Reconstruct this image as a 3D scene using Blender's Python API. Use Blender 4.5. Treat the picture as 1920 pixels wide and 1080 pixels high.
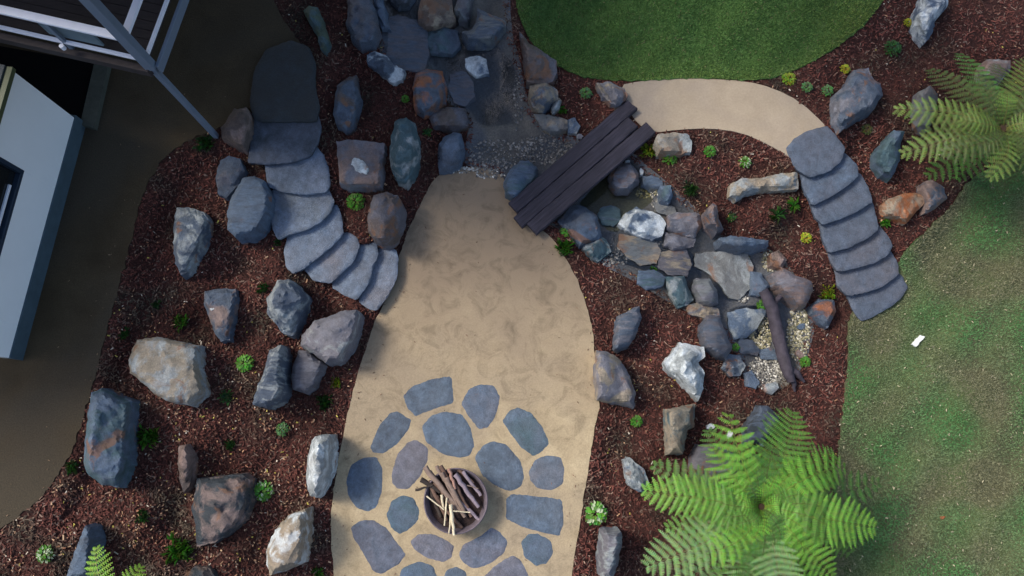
import bpy, math, random
import numpy as np
from mathutils import Vector, noise, Matrix
from mathutils.geometry import delaunay_2d_cdt
for o in list(bpy.data.objects): bpy.data.objects.remove(o)
SC = bpy.context.scene
# ------------------------------------------------------------ camera, sky, sun, exposure
H = 14.0; F = 1450.0; TILT = math.atan(310 / F); CT, ST = math.cos(TILT), math.sin(TILT)
cam_d = bpy.data.cameras.new('camera'); cam = bpy.data.objects.new('camera', cam_d)
SC.collection.objects.link(cam); SC.camera = cam
cam.location = (0, 0, H); cam.rotation_euler = (TILT, 0, 0)
cam_d.sensor_width = 36; cam_d.lens = F / 1920 * 36; cam_d.clip_start = 0.1; cam_d.clip_end = 500
SUN_EL = math.radians(46); SUN_AZ = math.radians(160)      # azimuth of the light's origin, counter-clockwise from +x
w = bpy.data.worlds.new('World'); SC.world = w; w.use_nodes = True
nt = w.node_tree; bg = nt.nodes['Background']
sky = nt.nodes.new('ShaderNodeTexSky'); sky.sky_type = 'NISHITA'; sky.sun_disc = False
sky.sun_elevation = SUN_EL; sky.sun_rotation = math.pi / 2 - SUN_AZ
sky.air_density = 1.0; sky.dust_density = 3.0; sky.ozone_density = 1.0
nt.links.new(sky.outputs[0], bg.inputs[0]); bg.inputs[1].default_value = 0.145
sd_ = bpy.data.lights.new('sun', 'SUN'); sun = bpy.data.objects.new('sun', sd_); SC.collection.objects.link(sun)
sd_.energy = 2.2; sd_.angle = math.radians(16); sd_.color = (1.0, 0.94, 0.84)
sv = Vector((math.cos(SUN_EL) * math.cos(SUN_AZ), math.cos(SUN_EL) * math.sin(SUN_AZ), math.sin(SUN_EL)))
sun.rotation_euler = sv.to_track_quat('Z', 'Y').to_euler(); sun.location = (-30, 20, 40)
SC.view_settings.view_transform = 'Standard'; SC.view_settings.look = 'None'
SC.view_settings.exposure = 0.5; SC.view_settings.gamma = 1
# ------------------------------------------------------------ survey helpers: plan position and height to metres
def Pn(px, py, z):
    x = (np.asarray(px, float) - 960) / F; y = (540 - np.asarray(py, float)) / F
    dy = y * CT + ST; dz = y * ST - CT; k = (np.asarray(z) - H) / dz
    return x * k, dy * k
def P(px, py, z):
    a, b = Pn(px, py, z); return Vector((float(a), float(b), float(z)))
def pts(s):
    v = [float(t) for t in s.replace(',', ' ').split()]
    return [(v[i], v[i + 1]) for i in range(0, len(v), 2)]
def sdist(poly, X, Y):                         # signed distance, positive inside
    X = np.asarray(X, float); Y = np.asarray(Y, float)
    d = np.full(X.shape, 1e9); ins = np.zeros(X.shape, bool); n = len(poly)
    for i in range(n):
        x1, y1 = poly[i]; x2, y2 = poly[(i + 1) % n]
        ex, ey = x2 - x1, y2 - y1; L = ex * ex + ey * ey + 1e-9
        t = np.clip(((X - x1) * ex + (Y - y1) * ey) / L, 0, 1)
        d = np.minimum(d, np.hypot(X - x1 - t * ex, Y - y1 - t * ey))
        c = ((y1 > Y) != (y2 > Y)) & (X < ex * (Y - y1) / (ey if abs(ey) > 1e-9 else 1e-9) + x1)
        ins ^= c
    return np.where(ins, d, -d)
def chaikin(p, n=1):
    for _ in range(n):
        q = []
        for i in range(len(p)):
            a, b = p[i], p[(i + 1) % len(p)]
            q += [(a[0] * .75 + b[0] * .25, a[1] * .75 + b[1] * .25), (a[0] * .25 + b[0] * .75, a[1] * .25 + b[1] * .75)]
        p = q
    return p
def resample(p, step, jit=0, rnd=None):
    q = []
    for i in range(len(p)):
        a, b = p[i], p[(i + 1) % len(p)]; L = math.hypot(b[0] - a[0], b[1] - a[1]); n = max(1, round(L / step))
        for k in range(n):
            t = k / n; j = jit * (rnd.uniform(-1, 1) if rnd else 0); nx, ny = (b[1] - a[1]) / (L + 1e-6), (a[0] - b[0]) / (L + 1e-6)
            q.append((a[0] + (b[0] - a[0]) * t + nx * j, a[1] + (b[1] - a[1]) * t + ny * j))
    return q
PATIO = chaikin(pts('812 335 790 380 765 430 748 480 735 530 715 580 700 605 688 650 670 700 655 760 642 820 632 880 622 940 620 1000 626 1080 640 1250 1060 1250 1070 1080 1085 1000 1095 930 1106 860 1118 790 1126 750 1118 700 1115 640 1105 590 1085 530 1060 480 1030 440 1000 422 975 405 955 375 950 350 945 330 920 318 880 312 845 318'), 2)
RPATH = chaikin(pts('1160 160 1200 152 1250 148 1320 147 1400 152 1450 165 1500 190 1545 232 1575 265 1520 320 1478 293 1440 270 1390 248 1330 240 1270 243 1226 249 1195 232 1175 200'), 1)
LAWN1 = chaikin(pts('966 -10 970 20 985 60 1010 95 1045 125 1090 143 1140 150 1200 151 1260 147 1330 146 1400 151 1450 147 1500 128 1560 95 1600 65 1640 25 1668 -15 1740 -160 1760 -420 880 -420 930 -180'), 2)
LAWN2 = chaikin(pts('1590 605 1600 585 1640 545 1680 500 1690 478 1705 462 1740 430 1785 385 1815 340 1870 305 1960 270 2300 230 2300 1350 1555 1350 1562 1100 1565 900 1575 820 1585 740 1591 660'), 2)
HPATH = chaikin(pts('-40 1015 0 992 60 950 100 905 135 850 160 770 180 700 200 620 225 530 245 450 265 370 290 315 330 275 385 248 430 235 480 230 570 215 598 165 580 100 540 50 510 0 470 -140 450 -350 -600 -350 -600 1150 -200 1100'), 2)
STREAM = chaikin(pts('690 -80 955 -80 958 60 975 110 985 170 1000 215 1040 250 1100 262 1150 250 1200 300 1250 340 1310 395 1340 440 1440 462 1485 500 1532 600 1512 680 1465 738 1400 722 1375 640 1300 590 1250 565 1195 530 1125 495 1060 435 1000 405 952 375 942 325 880 314 868 300 880 230 850 200 800 150 750 120 700 90'), 1)
POOL = chaikin(pts('1040 390 1070 360 1110 330 1150 312 1200 330 1235 350 1245 385 1205 400 1180 420 1165 445 1130 440 1105 410'), 2)
_C = np.array([float(t) for t in '''0 300 1 100 600 1 50 950 1 300 150 1 450 50 1 530 150 1 250 300 1 -300 500 1 0 1300 1 200 1000 .75 400 1000 .42 550 1000 .18 300 700 .75 450 650 .42 600 700 .1 350 400 .8 480 520 .55
600 300 .75 650 400 .5 700 200 .6 620 600 .15 870 400 0 900 600 0 750 700 0 870 900 0 870 1100 0 1050 700 0 1000 950 0 700 900 0 650 1050 0 750 0 .65 900 100 .3 930 250 0 1050 320 -.12 1170 380 -.3 1350 520 -.5
1450 660 -.72 1200 190 .1 1350 190 .1 1500 240 .1 1300 0 .1 1100 50 .1 1550 30 .1 1300 -300 .1 1300 300 0 1420 380 -.15 1480 480 -.45 1250 650 -.3 1150 560 -.1 1200 800 -.2 1180 1000 -.2 1350 800 -.5
1500 750 -.72 1400 1000 -.6 1550 600 -.85 1650 650 -.9 1800 500 -.9 1800 900 -.9 1650 1000 -.9 2100 700 -.9 2000 1300 -.9 1650 200 0 1800 50 0 1900 200 -.2 1700 380 -.5 1620 330 -.35 1850 350 -.8'''.split()]).reshape(-1, 3)
LS = ['500 95 545 78 578 90 590 120 588 160 598 200 590 225 480 225 470 190 480 130', '474 208 530 198 578 194 594 215 600 240 595 265 580 290 545 302 500 306 466 303 472 270',
 '497 300 540 285 590 275 603 290 613 315 617 345 610 358 570 362 530 358 505 348', '513 355 560 345 612 350 624 378 618 395 600 415 570 430 540 438 523 448 513 425 509 400',
 '545 432 600 405 618 388 630 386 638 405 641 440 620 460 590 485 565 505 550 510 538 498 535 470', '570 500 600 470 640 438 655 439 668 448 672 462 660 490 640 510 620 528 590 525',
 '628 520 655 488 668 462 685 460 704 456 707 480 695 505 690 530 668 560 645 550 625 537', '680 545 692 505 705 472 720 464 742 472 745 485 742 520 725 555 705 580 690 575 674 563']
RS = ['1476 280 1490 262 1515 248 1550 238 1560 250 1583 278 1575 300 1555 318 1520 330 1495 315', '1500 318 1530 315 1570 285 1586 292 1605 310 1607 328 1590 345 1560 365 1525 383 1508 350',
 '1520 372 1560 355 1600 320 1613 330 1625 352 1634 378 1605 395 1570 410 1545 419 1530 405', '1538 412 1565 402 1600 385 1630 368 1638 395 1645 430 1625 445 1590 462 1556 472 1546 450',
 '1552 464 1590 450 1625 432 1645 422 1660 440 1671 460 1663 477 1640 490 1600 502 1573 507 1560 490', '1566 500 1600 492 1645 477 1665 468 1682 495 1682 515 1650 537 1625 545 1592 553 1573 535',
 '1588 548 1625 540 1655 522 1680 505 1690 520 1699 540 1690 556 1670 572 1640 590 1618 600 1604 585']
STAIRS = [(pts(q), 1.10 - i * .128) for i, q in enumerate(LS)][1:] + [(pts(q), .14 - i * .145) for i, q in enumerate(RS)][1:]
def sm(t): t = np.clip(t, 0, 1); return t * t * (3 - 2 * t)
def G(X, Y):                                   # ground level
    X = np.atleast_1d(np.asarray(X, float)); Y = np.atleast_1d(np.asarray(Y, float))
    out = np.zeros(X.shape)
    for s in range(0, X.size, 40000):
        x = X.ravel()[s:s + 40000]; y = Y.ravel()[s:s + 40000]
        ww = 1 / ((x[:, None] - _C[:, 0]) ** 2 + (y[:, None] - _C[:, 1]) ** 2 + 60 ** 2) ** 2.2
        z = (ww * _C[:, 2]).sum(1) / ww.sum(1)
        z = z + .035 * np.sin(x / 37 + 1.3) * np.sin(y / 29) + .025 * np.sin(x / 17 + y / 23)
        z -= .16 * sm(sdist(STREAM, x, y) / 45) + .08 * sm(sdist(POOL, x, y) / 25)
        for pl, zz, bl in ((PATIO, 0, 45), (HPATH, 1.0, 60), (RPATH, .1, 40)):
            k = sm(1 + sdist(pl, x, y) / bl); z = z * (1 - k) + zz * k
        for pl, zz in STAIRS:
            k = sm(1 + sdist(pl, x, y) / 9); z = np.where(k > 0, np.minimum(z, z * (1 - k) + (zz - .10) * k), z)
        out.ravel()[s:s + 40000] = z
    return out
def g1(x, y): return float(G(x, y)[0])
# ------------------------------------------------------------ object helpers
def tag(o, label=None, cat=None, group=None, kind=None):
    if label: o['label'] = label
    if cat: o['category'] = cat
    if group: o['group'] = group
    if kind: o['kind'] = kind
    return o
def mesh(name, V, Fc, mat, parent=None, center=True, smooth=None, loc=None):
    V = np.asarray(V, float)
    me = bpy.data.meshes.new(name)
    if loc is None: loc = np.array([V[:, 0].mean(), V[:, 1].mean(), V[:, 2].min()]) if center else np.zeros(3)
    loc = np.array(loc, float)
    me.from_pydata((V - loc).tolist(), [], Fc); me.update()
    o = bpy.data.objects.new(name, me); SC.collection.objects.link(o)
    if isinstance(mat, (list, tuple)):
        for m in mat: me.materials.append(m)
    elif mat: me.materials.append(mat)
    if parent is not None:
        o.parent = parent; o.location = Vector(loc) - parent.matrix_basis.translation
    else: o.location = Vector(loc)
    if smooth is not None:
        me.polygons.foreach_set('use_smooth', [True] * len(me.polygons))
        if smooth < 180: me.set_sharp_from_angle(angle=math.radians(smooth))
    return o
def empty(name, loc):
    o = bpy.data.objects.new(name, None); SC.collection.objects.link(o); o.location = Vector(loc); o.empty_display_size = .2
    return o
def setcol(o, cols, name='tone'):              # one colour per face
    me = o.data; a = me.color_attributes.new(name, 'FLOAT_COLOR', 'CORNER')
    lt = np.zeros(len(me.polygons), int); me.polygons.foreach_get('loop_total', lt)
    c = np.concatenate([np.asarray(cols), np.ones((len(cols), 1))], 1)
    a.data.foreach_set('color', np.repeat(c, lt, axis=0).ravel())
def fill(poly, step, out_step=None):           # triangulate a plan outline with inner points
    n = len(poly); a = np.array(poly); x0, y0 = a.min(0); x1, y1 = a.max(0)
    gx, gy = np.meshgrid(np.arange(x0, x1, step), np.arange(y0, y1, step * .87))
    gx = gx + (np.arange(gx.shape[0]) % 2)[:, None] * step / 2
    gx = gx.ravel(); gy = gy.ravel()
    if out_step:
        fr = (gx > -60) & (gx < 1980) & (gy > -60) & (gy < 1140)
        ix = ((gx - x0) / step).round().astype(int); iy = ((gy - y0) / (step * .87)).round().astype(int); q = int(out_step)
        keep = fr | ((ix % q == 0) & (iy % q == 0)); gx = gx[keep]; gy = gy[keep]
    k = sdist(poly, gx, gy) > step * .45; gx = gx[k]; gy = gy[k]
    vs = [Vector(p) for p in poly] + [Vector((float(a_), float(b_))) for a_, b_ in zip(gx, gy)]
    r = delaunay_2d_cdt(vs, [], [list(range(n))], 1, 1e-4)
    V = np.array([(v.x, v.y) for v in r[0]]); Fc = [tuple(f) for f in r[2]]
    out = []
    for f in Fc:                               # ring edges keep counter-clockwise seen from above (plan y points down)
        (ax, ay), (bx, by), (cx, cy) = V[f[0]], V[f[1]], V[f[2]]
        out.append(f if (bx - ax) * (cy - ay) - (by - ay) * (cx - ax) < 0 else (f[0], f[2], f[1]))
    return V, out
def border(Fc):
    cnt = {}
    for f in Fc:
        for i in range(len(f)): cnt[(f[i], f[(i + 1) % len(f)])] = 1
    return [(a, b) for (a, b) in cnt if (b, a) not in cnt]
def sheet(name, poly, step, dz, mat, skirt=.08, kind='structure', zc=None, smooth=60, out_step=4, wob=0):
    rp = resample(poly, min(step * .8, 8) if wob else step * .8)
    if wob: rp = [(x + wob * noise.noise(Vector((x / 11, y / 11, 1))), y + wob * noise.noise(Vector((x / 11, y / 11, 7)))) for x, y in rp]
    V, Fc = fill(rp, step, out_step)
    z = (G(V[:, 0], V[:, 1]) if zc is None else np.full(len(V), zc)) + dz
    x, y = Pn(V[:, 0], V[:, 1], z); W = np.stack([x, y, z], 1)
    n = len(W); be = border(Fc); W2 = [W]; mp = {}
    low = []
    for a, b in be:
        for q in (a, b):
            if q not in mp: mp[q] = n + len(low); low.append(W[q] - np.array([0, 0, skirt]))
    if low: W2.append(np.array(low))
    Fc = Fc + [(b, a, mp[a], mp[b]) for a, b in be]
    o = mesh(name, np.concatenate(W2), Fc, mat, center=False, smooth=smooth); tag(o, kind=kind)
    return o
# ------------------------------------------------------------ materials
def mat_new(name, rough=.85, spec=.3):
    m = bpy.data.materials.new(name); m.use_nodes = True; b = m.node_tree.nodes['Principled BSDF']
    b.inputs['Roughness'].default_value = rough; b.inputs['Specular IOR Level'].default_value = spec
    return m, m.node_tree, b
def nd(nt, t, **kw):
    n = nt.nodes.new(t)
    for k, v in kw.items():
        if hasattr(n, k): setattr(n, k, v)
        else: n.inputs[k.replace('_', ' ')].default_value = v
    return n
def noi(nt, vec, scale, detail=5, rough=.6, dist=0):
    n = nd(nt, 'ShaderNodeTexNoise'); n.inputs['Scale'].default_value = scale; n.inputs['Detail'].default_value = detail
    n.inputs['Roughness'].default_value = rough; n.inputs['Distortion'].default_value = dist
    nt.links.new(vec, n.inputs['Vector']); return n.outputs['Fac']
def ramp(nt, fac, stops):
    r = nd(nt, 'ShaderNodeValToRGB'); e = r.color_ramp.elements
    while len(e) < len(stops): e.new(.5)
    for q, (p, c) in zip(e, stops): q.position = p; q.color = (*c, 1) if len(c) == 3 else c
    nt.links.new(fac, r.inputs[0]); return r.outputs[0]
def mixc(nt, fac, a, b, mode='MIX'):
    m = nd(nt, 'ShaderNodeMix', data_type='RGBA', blend_type=mode)
    for s, v in ((m.inputs[0], fac), (m.inputs[6], a), (m.inputs[7], b)):
        if isinstance(v, (int, float)): s.default_value = v
        elif isinstance(v, tuple): s.default_value = (*v, 1)
        else: nt.links.new(v, s)
    return m.outputs[2]
def bump(nt, b, h, strength=.5, dist=.02):
    n = nd(nt, 'ShaderNodeBump'); n.inputs['Strength'].default_value = strength; n.inputs['Distance'].default_value = dist
    nt.links.new(h, n.inputs['Height']); nt.links.new(n.outputs[0], b.inputs['Normal'])
def coords(nt, kind='Object', off=0, sc=(1, 1, 1), rot=0):
    t = nd(nt, 'ShaderNodeTexCoord'); m = nd(nt, 'ShaderNodeMapping'); m.inputs['Location'].default_value = (off, off * .7, off * .3)
    m.inputs['Scale'].default_value = sc; m.inputs['Rotation'].default_value = (0, 0, rot)
    nt.links.new(t.outputs[kind], m.inputs[0]); return m.outputs[0]
G3 = lambda v: (v, v, v)
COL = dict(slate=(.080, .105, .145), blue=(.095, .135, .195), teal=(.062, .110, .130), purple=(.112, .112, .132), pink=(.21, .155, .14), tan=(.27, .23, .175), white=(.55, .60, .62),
           rust=(.30, .105, .04), pale=(.28, .31, .32), brown=(.11, .085, .075), grey=(.145, .160, .168), dark=(.035, .045, .055), green=(.07, .10, .075), mauve=(.155, .158, .185), step=(.16, .20, .265), rstep=(.092, .112, .152), paver=(.105, .140, .185), paverm=(.142, .150, .19), shade_slab=(.03, .036, .04))
RND = random.Random(7)
def rock_mat(a, b, amt, seed, sharp=.06, streak=False, wet=0):
    A = COL[a]; B = COL[b]; m, nt, bs = mat_new('stone_%s_%s' % (a, b), .72, .35)
    co = coords(nt, 'Object', seed * 3.17, (1, 1, 1) if not streak else (1, 3.5, 1), seed)
    f = noi(nt, co, 2.3, 6, .62, .6); t = .68 - .36 * amt
    k = ramp(nt, f, [(max(0, t - sharp), (0, 0, 0)), (min(1, t + sharp), (1, 1, 1))])
    c = mixc(nt, k, A, B)
    f2 = noi(nt, co, 7, 8, .7, .3); c = mixc(nt, 1.0, c, ramp(nt, f2, [(.28, G3(.55)), (.5, G3(.98)), (.75, G3(1.5))]), 'MULTIPLY')
    f4 = noi(nt, coords(nt, 'Object', seed + 9, (1, 1, 1), 1), 1.4, 3, .5, 0)
    c = mixc(nt, ramp(nt, f4, [(.45, G3(0)), (.7, G3(.35))]), c, tuple(x * y for x, y in zip(A, (1.25, 1.0, .85))))
    f3 = noi(nt, co, 38, 6, .75); c = mixc(nt, 1.0, c, ramp(nt, f3, [(.3, G3(.75)), (.7, G3(1.25))]), 'MULTIPLY')
    if (seed % 4 == 0 or b in ('rust', 'pink', 'tan', 'brown')) and not a.startswith(('step', 'rstep', 'pav', 'shade_slab')):
        f5 = noi(nt, coords(nt, 'Object', seed + 31), 2.0, 5, .6, .8); c = mixc(nt, ramp(nt, f5, [(.58, G3(0)), (.64, G3(.7))]), c, (.21, .10, .05))
    nt.links.new(c, bs.inputs['Base Color'])
    nt.links.new(ramp(nt, f2, [(.3, G3(.5 - wet)), (.7, G3(.85 - wet))]), bs.inputs['Roughness'])
    h = mixc(nt, .5, f2, f3); bump(nt, bs, h, .9, .045)
    return m
def tone_mat(name, rough=.8, sc=1.0, spec=.2, back=0):
    m, nt, b = mat_new(name, rough, spec); a = nd(nt, 'ShaderNodeAttribute'); a.attribute_name = 'tone'
    nt.links.new(a.outputs['Color'], b.inputs['Base Color'])
    if back:
        tr = nd(nt, 'ShaderNodeBsdfTranslucent'); nt.links.new(a.outputs['Color'], tr.inputs[0])
        ms = nd(nt, 'ShaderNodeMixShader'); ms.inputs[0].default_value = back
        out = [n for n in nt.nodes if n.type == 'OUTPUT_MATERIAL'][0]
        nt.links.new(b.outputs[0], ms.inputs[1]); nt.links.new(tr.outputs[0], ms.inputs[2]); nt.links.new(ms.outputs[0], out.inputs[0])
    return m
def ground_mat(name, stops, scale, fine=(.8, 1.2), fs=60, bs=.5, bd=.02, rough=.9, big=None, bigf=.5, spec=.2):
    m, nt, b = mat_new(name, rough, spec); co = coords(nt, 'Object')
    c = ramp(nt, noi(nt, co, scale, 6, .6, .3), stops)
    if big: c = mixc(nt, ramp(nt, noi(nt, co, bigf, 4, .55, .5), [(.42, G3(0)), (.62, G3(1))]), c, big)
    ff = noi(nt, co, fs, 6, .7); c = mixc(nt, 1.0, c, ramp(nt, ff, [(.3, G3(fine[0])), (.7, G3(fine[1]))]), 'MULTIPLY')
    nt.links.new(c, b.inputs['Base Color']); bump(nt, b, ff, bs, bd); return m
M_mulch = ground_mat('mulch_soil', [(.3, (.034, .015, .013)), (.7, (.085, .033, .026))], 5, (.4, 1.7), 34, 1, .05)
M_sand = ground_mat('compacted_sand', [(.25, (.34, .265, .165)), (.5, (.41, .325, .205)), (.75, (.47, .38, .245))], 2.4, (.8, 1.16), 34, .5, .012, .9, (.33, .265, .18), .6)
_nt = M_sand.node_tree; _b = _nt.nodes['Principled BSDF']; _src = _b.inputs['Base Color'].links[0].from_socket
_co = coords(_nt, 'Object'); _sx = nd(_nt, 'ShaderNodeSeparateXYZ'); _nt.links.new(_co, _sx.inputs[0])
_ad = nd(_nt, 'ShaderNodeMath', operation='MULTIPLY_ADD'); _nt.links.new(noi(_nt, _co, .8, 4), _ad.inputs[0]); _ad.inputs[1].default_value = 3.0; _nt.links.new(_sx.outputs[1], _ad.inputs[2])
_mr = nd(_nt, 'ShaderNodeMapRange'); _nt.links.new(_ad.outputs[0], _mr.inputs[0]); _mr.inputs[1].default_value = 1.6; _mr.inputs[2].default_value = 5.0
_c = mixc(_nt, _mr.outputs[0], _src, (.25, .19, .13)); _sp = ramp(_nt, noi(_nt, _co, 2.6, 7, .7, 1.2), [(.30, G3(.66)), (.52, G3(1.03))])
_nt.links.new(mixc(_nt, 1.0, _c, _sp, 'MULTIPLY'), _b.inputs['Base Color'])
M_sand2 = ground_mat('pale_path_sand', [(.3, (.33, .265, .19)), (.7, (.40, .325, .235))], 2.2, (.88, 1.1), 26, .3, .01, .9, (.31, .255, .20), .6)
M_hpath = ground_mat('brown_path_gravel', [(.3, (.052, .037, .020)), (.7, (.082, .060, .034))], 1.3, (.7, 1.25), 45, .6, .012, .92, (.062, .050, .034), .35)
M_turf = ground_mat('turf', [(.3, (.05, .11, .03)), (.55, (.075, .15, .04)), (.8, (.11, .16, .06))], 3.5, (.6, 1.4), 40, .8, .03, .95)
M_turf2 = ground_mat('worn_turf', [(.3, (.07, .115, .04)), (.55, (.11, .145, .06)), (.8, (.15, .15, .08))], 2.2, (.65, 1.3), 40, .8, .03, .95, (.10, .10, .055), .55)
M_bed = ground_mat('wet_stream_concrete', [(.3, (.050, .052, .055)), (.52, (.105, .10, .09)), (.8, (.19, .17, .14))], 2.2, (.6, 1.3), 30, .8, .03, .5, (.075, .085, .105), .9, .4)
# ------------------------------------------------------------ setting
gx = np.concatenate([np.arange(-2200, -60, 90), np.arange(-60, 1980, 9), np.arange(1980, 4200, 90)])
gy = np.concatenate([np.arange(-1100, -60, 70), np.arange(-60, 1145, 9), np.arange(1145, 2600, 90)])
XX, YY = np.meshgrid(gx, gy); Z = G(XX, YY); wx, wy = Pn(XX, YY, Z)
W = np.stack([wx.ravel(), wy.ravel(), Z.ravel()], 1); ny_, nx_ = XX.shape
idx = np.arange(nx_ * ny_).reshape(ny_, nx_)
Fq = np.stack([idx[:-1, :-1].ravel(), idx[1:, :-1].ravel(), idx[1:, 1:].ravel(), idx[:-1, 1:].ravel()], 1).tolist()
tag(mesh('ground', W, Fq, M_mulch, center=False, smooth=180), kind='structure')
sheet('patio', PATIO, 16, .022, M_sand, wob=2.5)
sheet('gravel_path', RPATH, 14, .022, M_sand2)
sheet('house_path', HPATH, 18, .02, M_hpath, wob=5)
sheet('lawn', LAWN1, 14, .035, M_turf, wob=4)
sheet('lawn', LAWN2, 16, .035, M_turf2, wob=6)
sheet('stream_bed', STREAM, 9, .012, M_bed, skirt=.05)
# water lying in the stream and in the pool under the bridge
m, nt, b = mat_new('pool_water', .04, .5)
out = [n for n in nt.nodes if n.type == 'OUTPUT_MATERIAL'][0]
tb = nd(nt, 'ShaderNodeBsdfTransparent'); tb.inputs[0].default_value = (.82, .82, .66, 1)
gl = nd(nt, 'ShaderNodeBsdfGlossy'); gl.inputs['Roughness'].default_value = .05
fr = nd(nt, 'ShaderNodeFresnel'); fr.inputs[0].default_value = 1.33
ms = nd(nt, 'ShaderNodeMixShader'); nt.links.new(fr.outputs[0], ms.inputs[0]); nt.links.new(tb.outputs[0], ms.inputs[1]); nt.links.new(gl.outputs[0], ms.inputs[2])
nt.links.new(ms.outputs[0], out.inputs[0]); bn = nd(nt, 'ShaderNodeBump'); bn.inputs['Strength'].default_value = .15; bn.inputs['Distance'].default_value = .02
nt.links.new(noi(nt, coords(nt), 9, 3), bn.inputs['Height']); nt.links.new(bn.outputs[0], gl.inputs['Normal']); nt.links.new(bn.outputs[0], fr.inputs['Normal'])
M_water = m
zp = min(g1(1150, 400), g1(1180, 370)) + .10
def water(poly, z):
    V, Fc = fill(resample(chaikin(poly, 2), 8), 12); x, y = Pn(V[:, 0], V[:, 1], z)
    tag(mesh('water', np.stack([x, y, np.full(len(V), z)], 1), Fc, M_water, center=False), kind='structure')
water(POOL, zp)
M_wet = M_water.copy(); M_wet.name = 'wet_film'
for n_ in M_wet.node_tree.nodes:
    if n_.type == 'BSDF_TRANSPARENT': n_.inputs[0].default_value = (.80, .83, .86, 1)
    if n_.type == 'FRESNEL': n_.inputs[0].default_value = 1.5
    if n_.type == 'BUMP': n_.inputs['Strength'].default_value = .5; n_.inputs['Distance'].default_value = .05
def flow(s, lift):
    V, Fc = fill(resample(chaikin(pts(s), 2), 8), 10); z = G(V[:, 0], V[:, 1]) + lift; x, y = Pn(V[:, 0], V[:, 1], z)
    tag(mesh('water', np.stack([x, y, z], 1), Fc, M_wet, center=False, smooth=180), kind='structure')
flow('700 -60 800 -60 850 -60 862 20 880 60 950 95 975 150 985 200 960 232 900 240 880 200 850 190 806 140 760 130 710 100 690 40', .03)
flow('1105 435 1170 430 1250 450 1300 470 1320 520 1290 560 1245 520 1190 500 1130 480', .045)
flow('1310 470 1400 478 1412 505 1402 545 1370 568 1340 550 1300 510', .05)
flow('1366 572 1440 572 1452 600 1420 640 1385 640 1360 610', .03)
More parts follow.
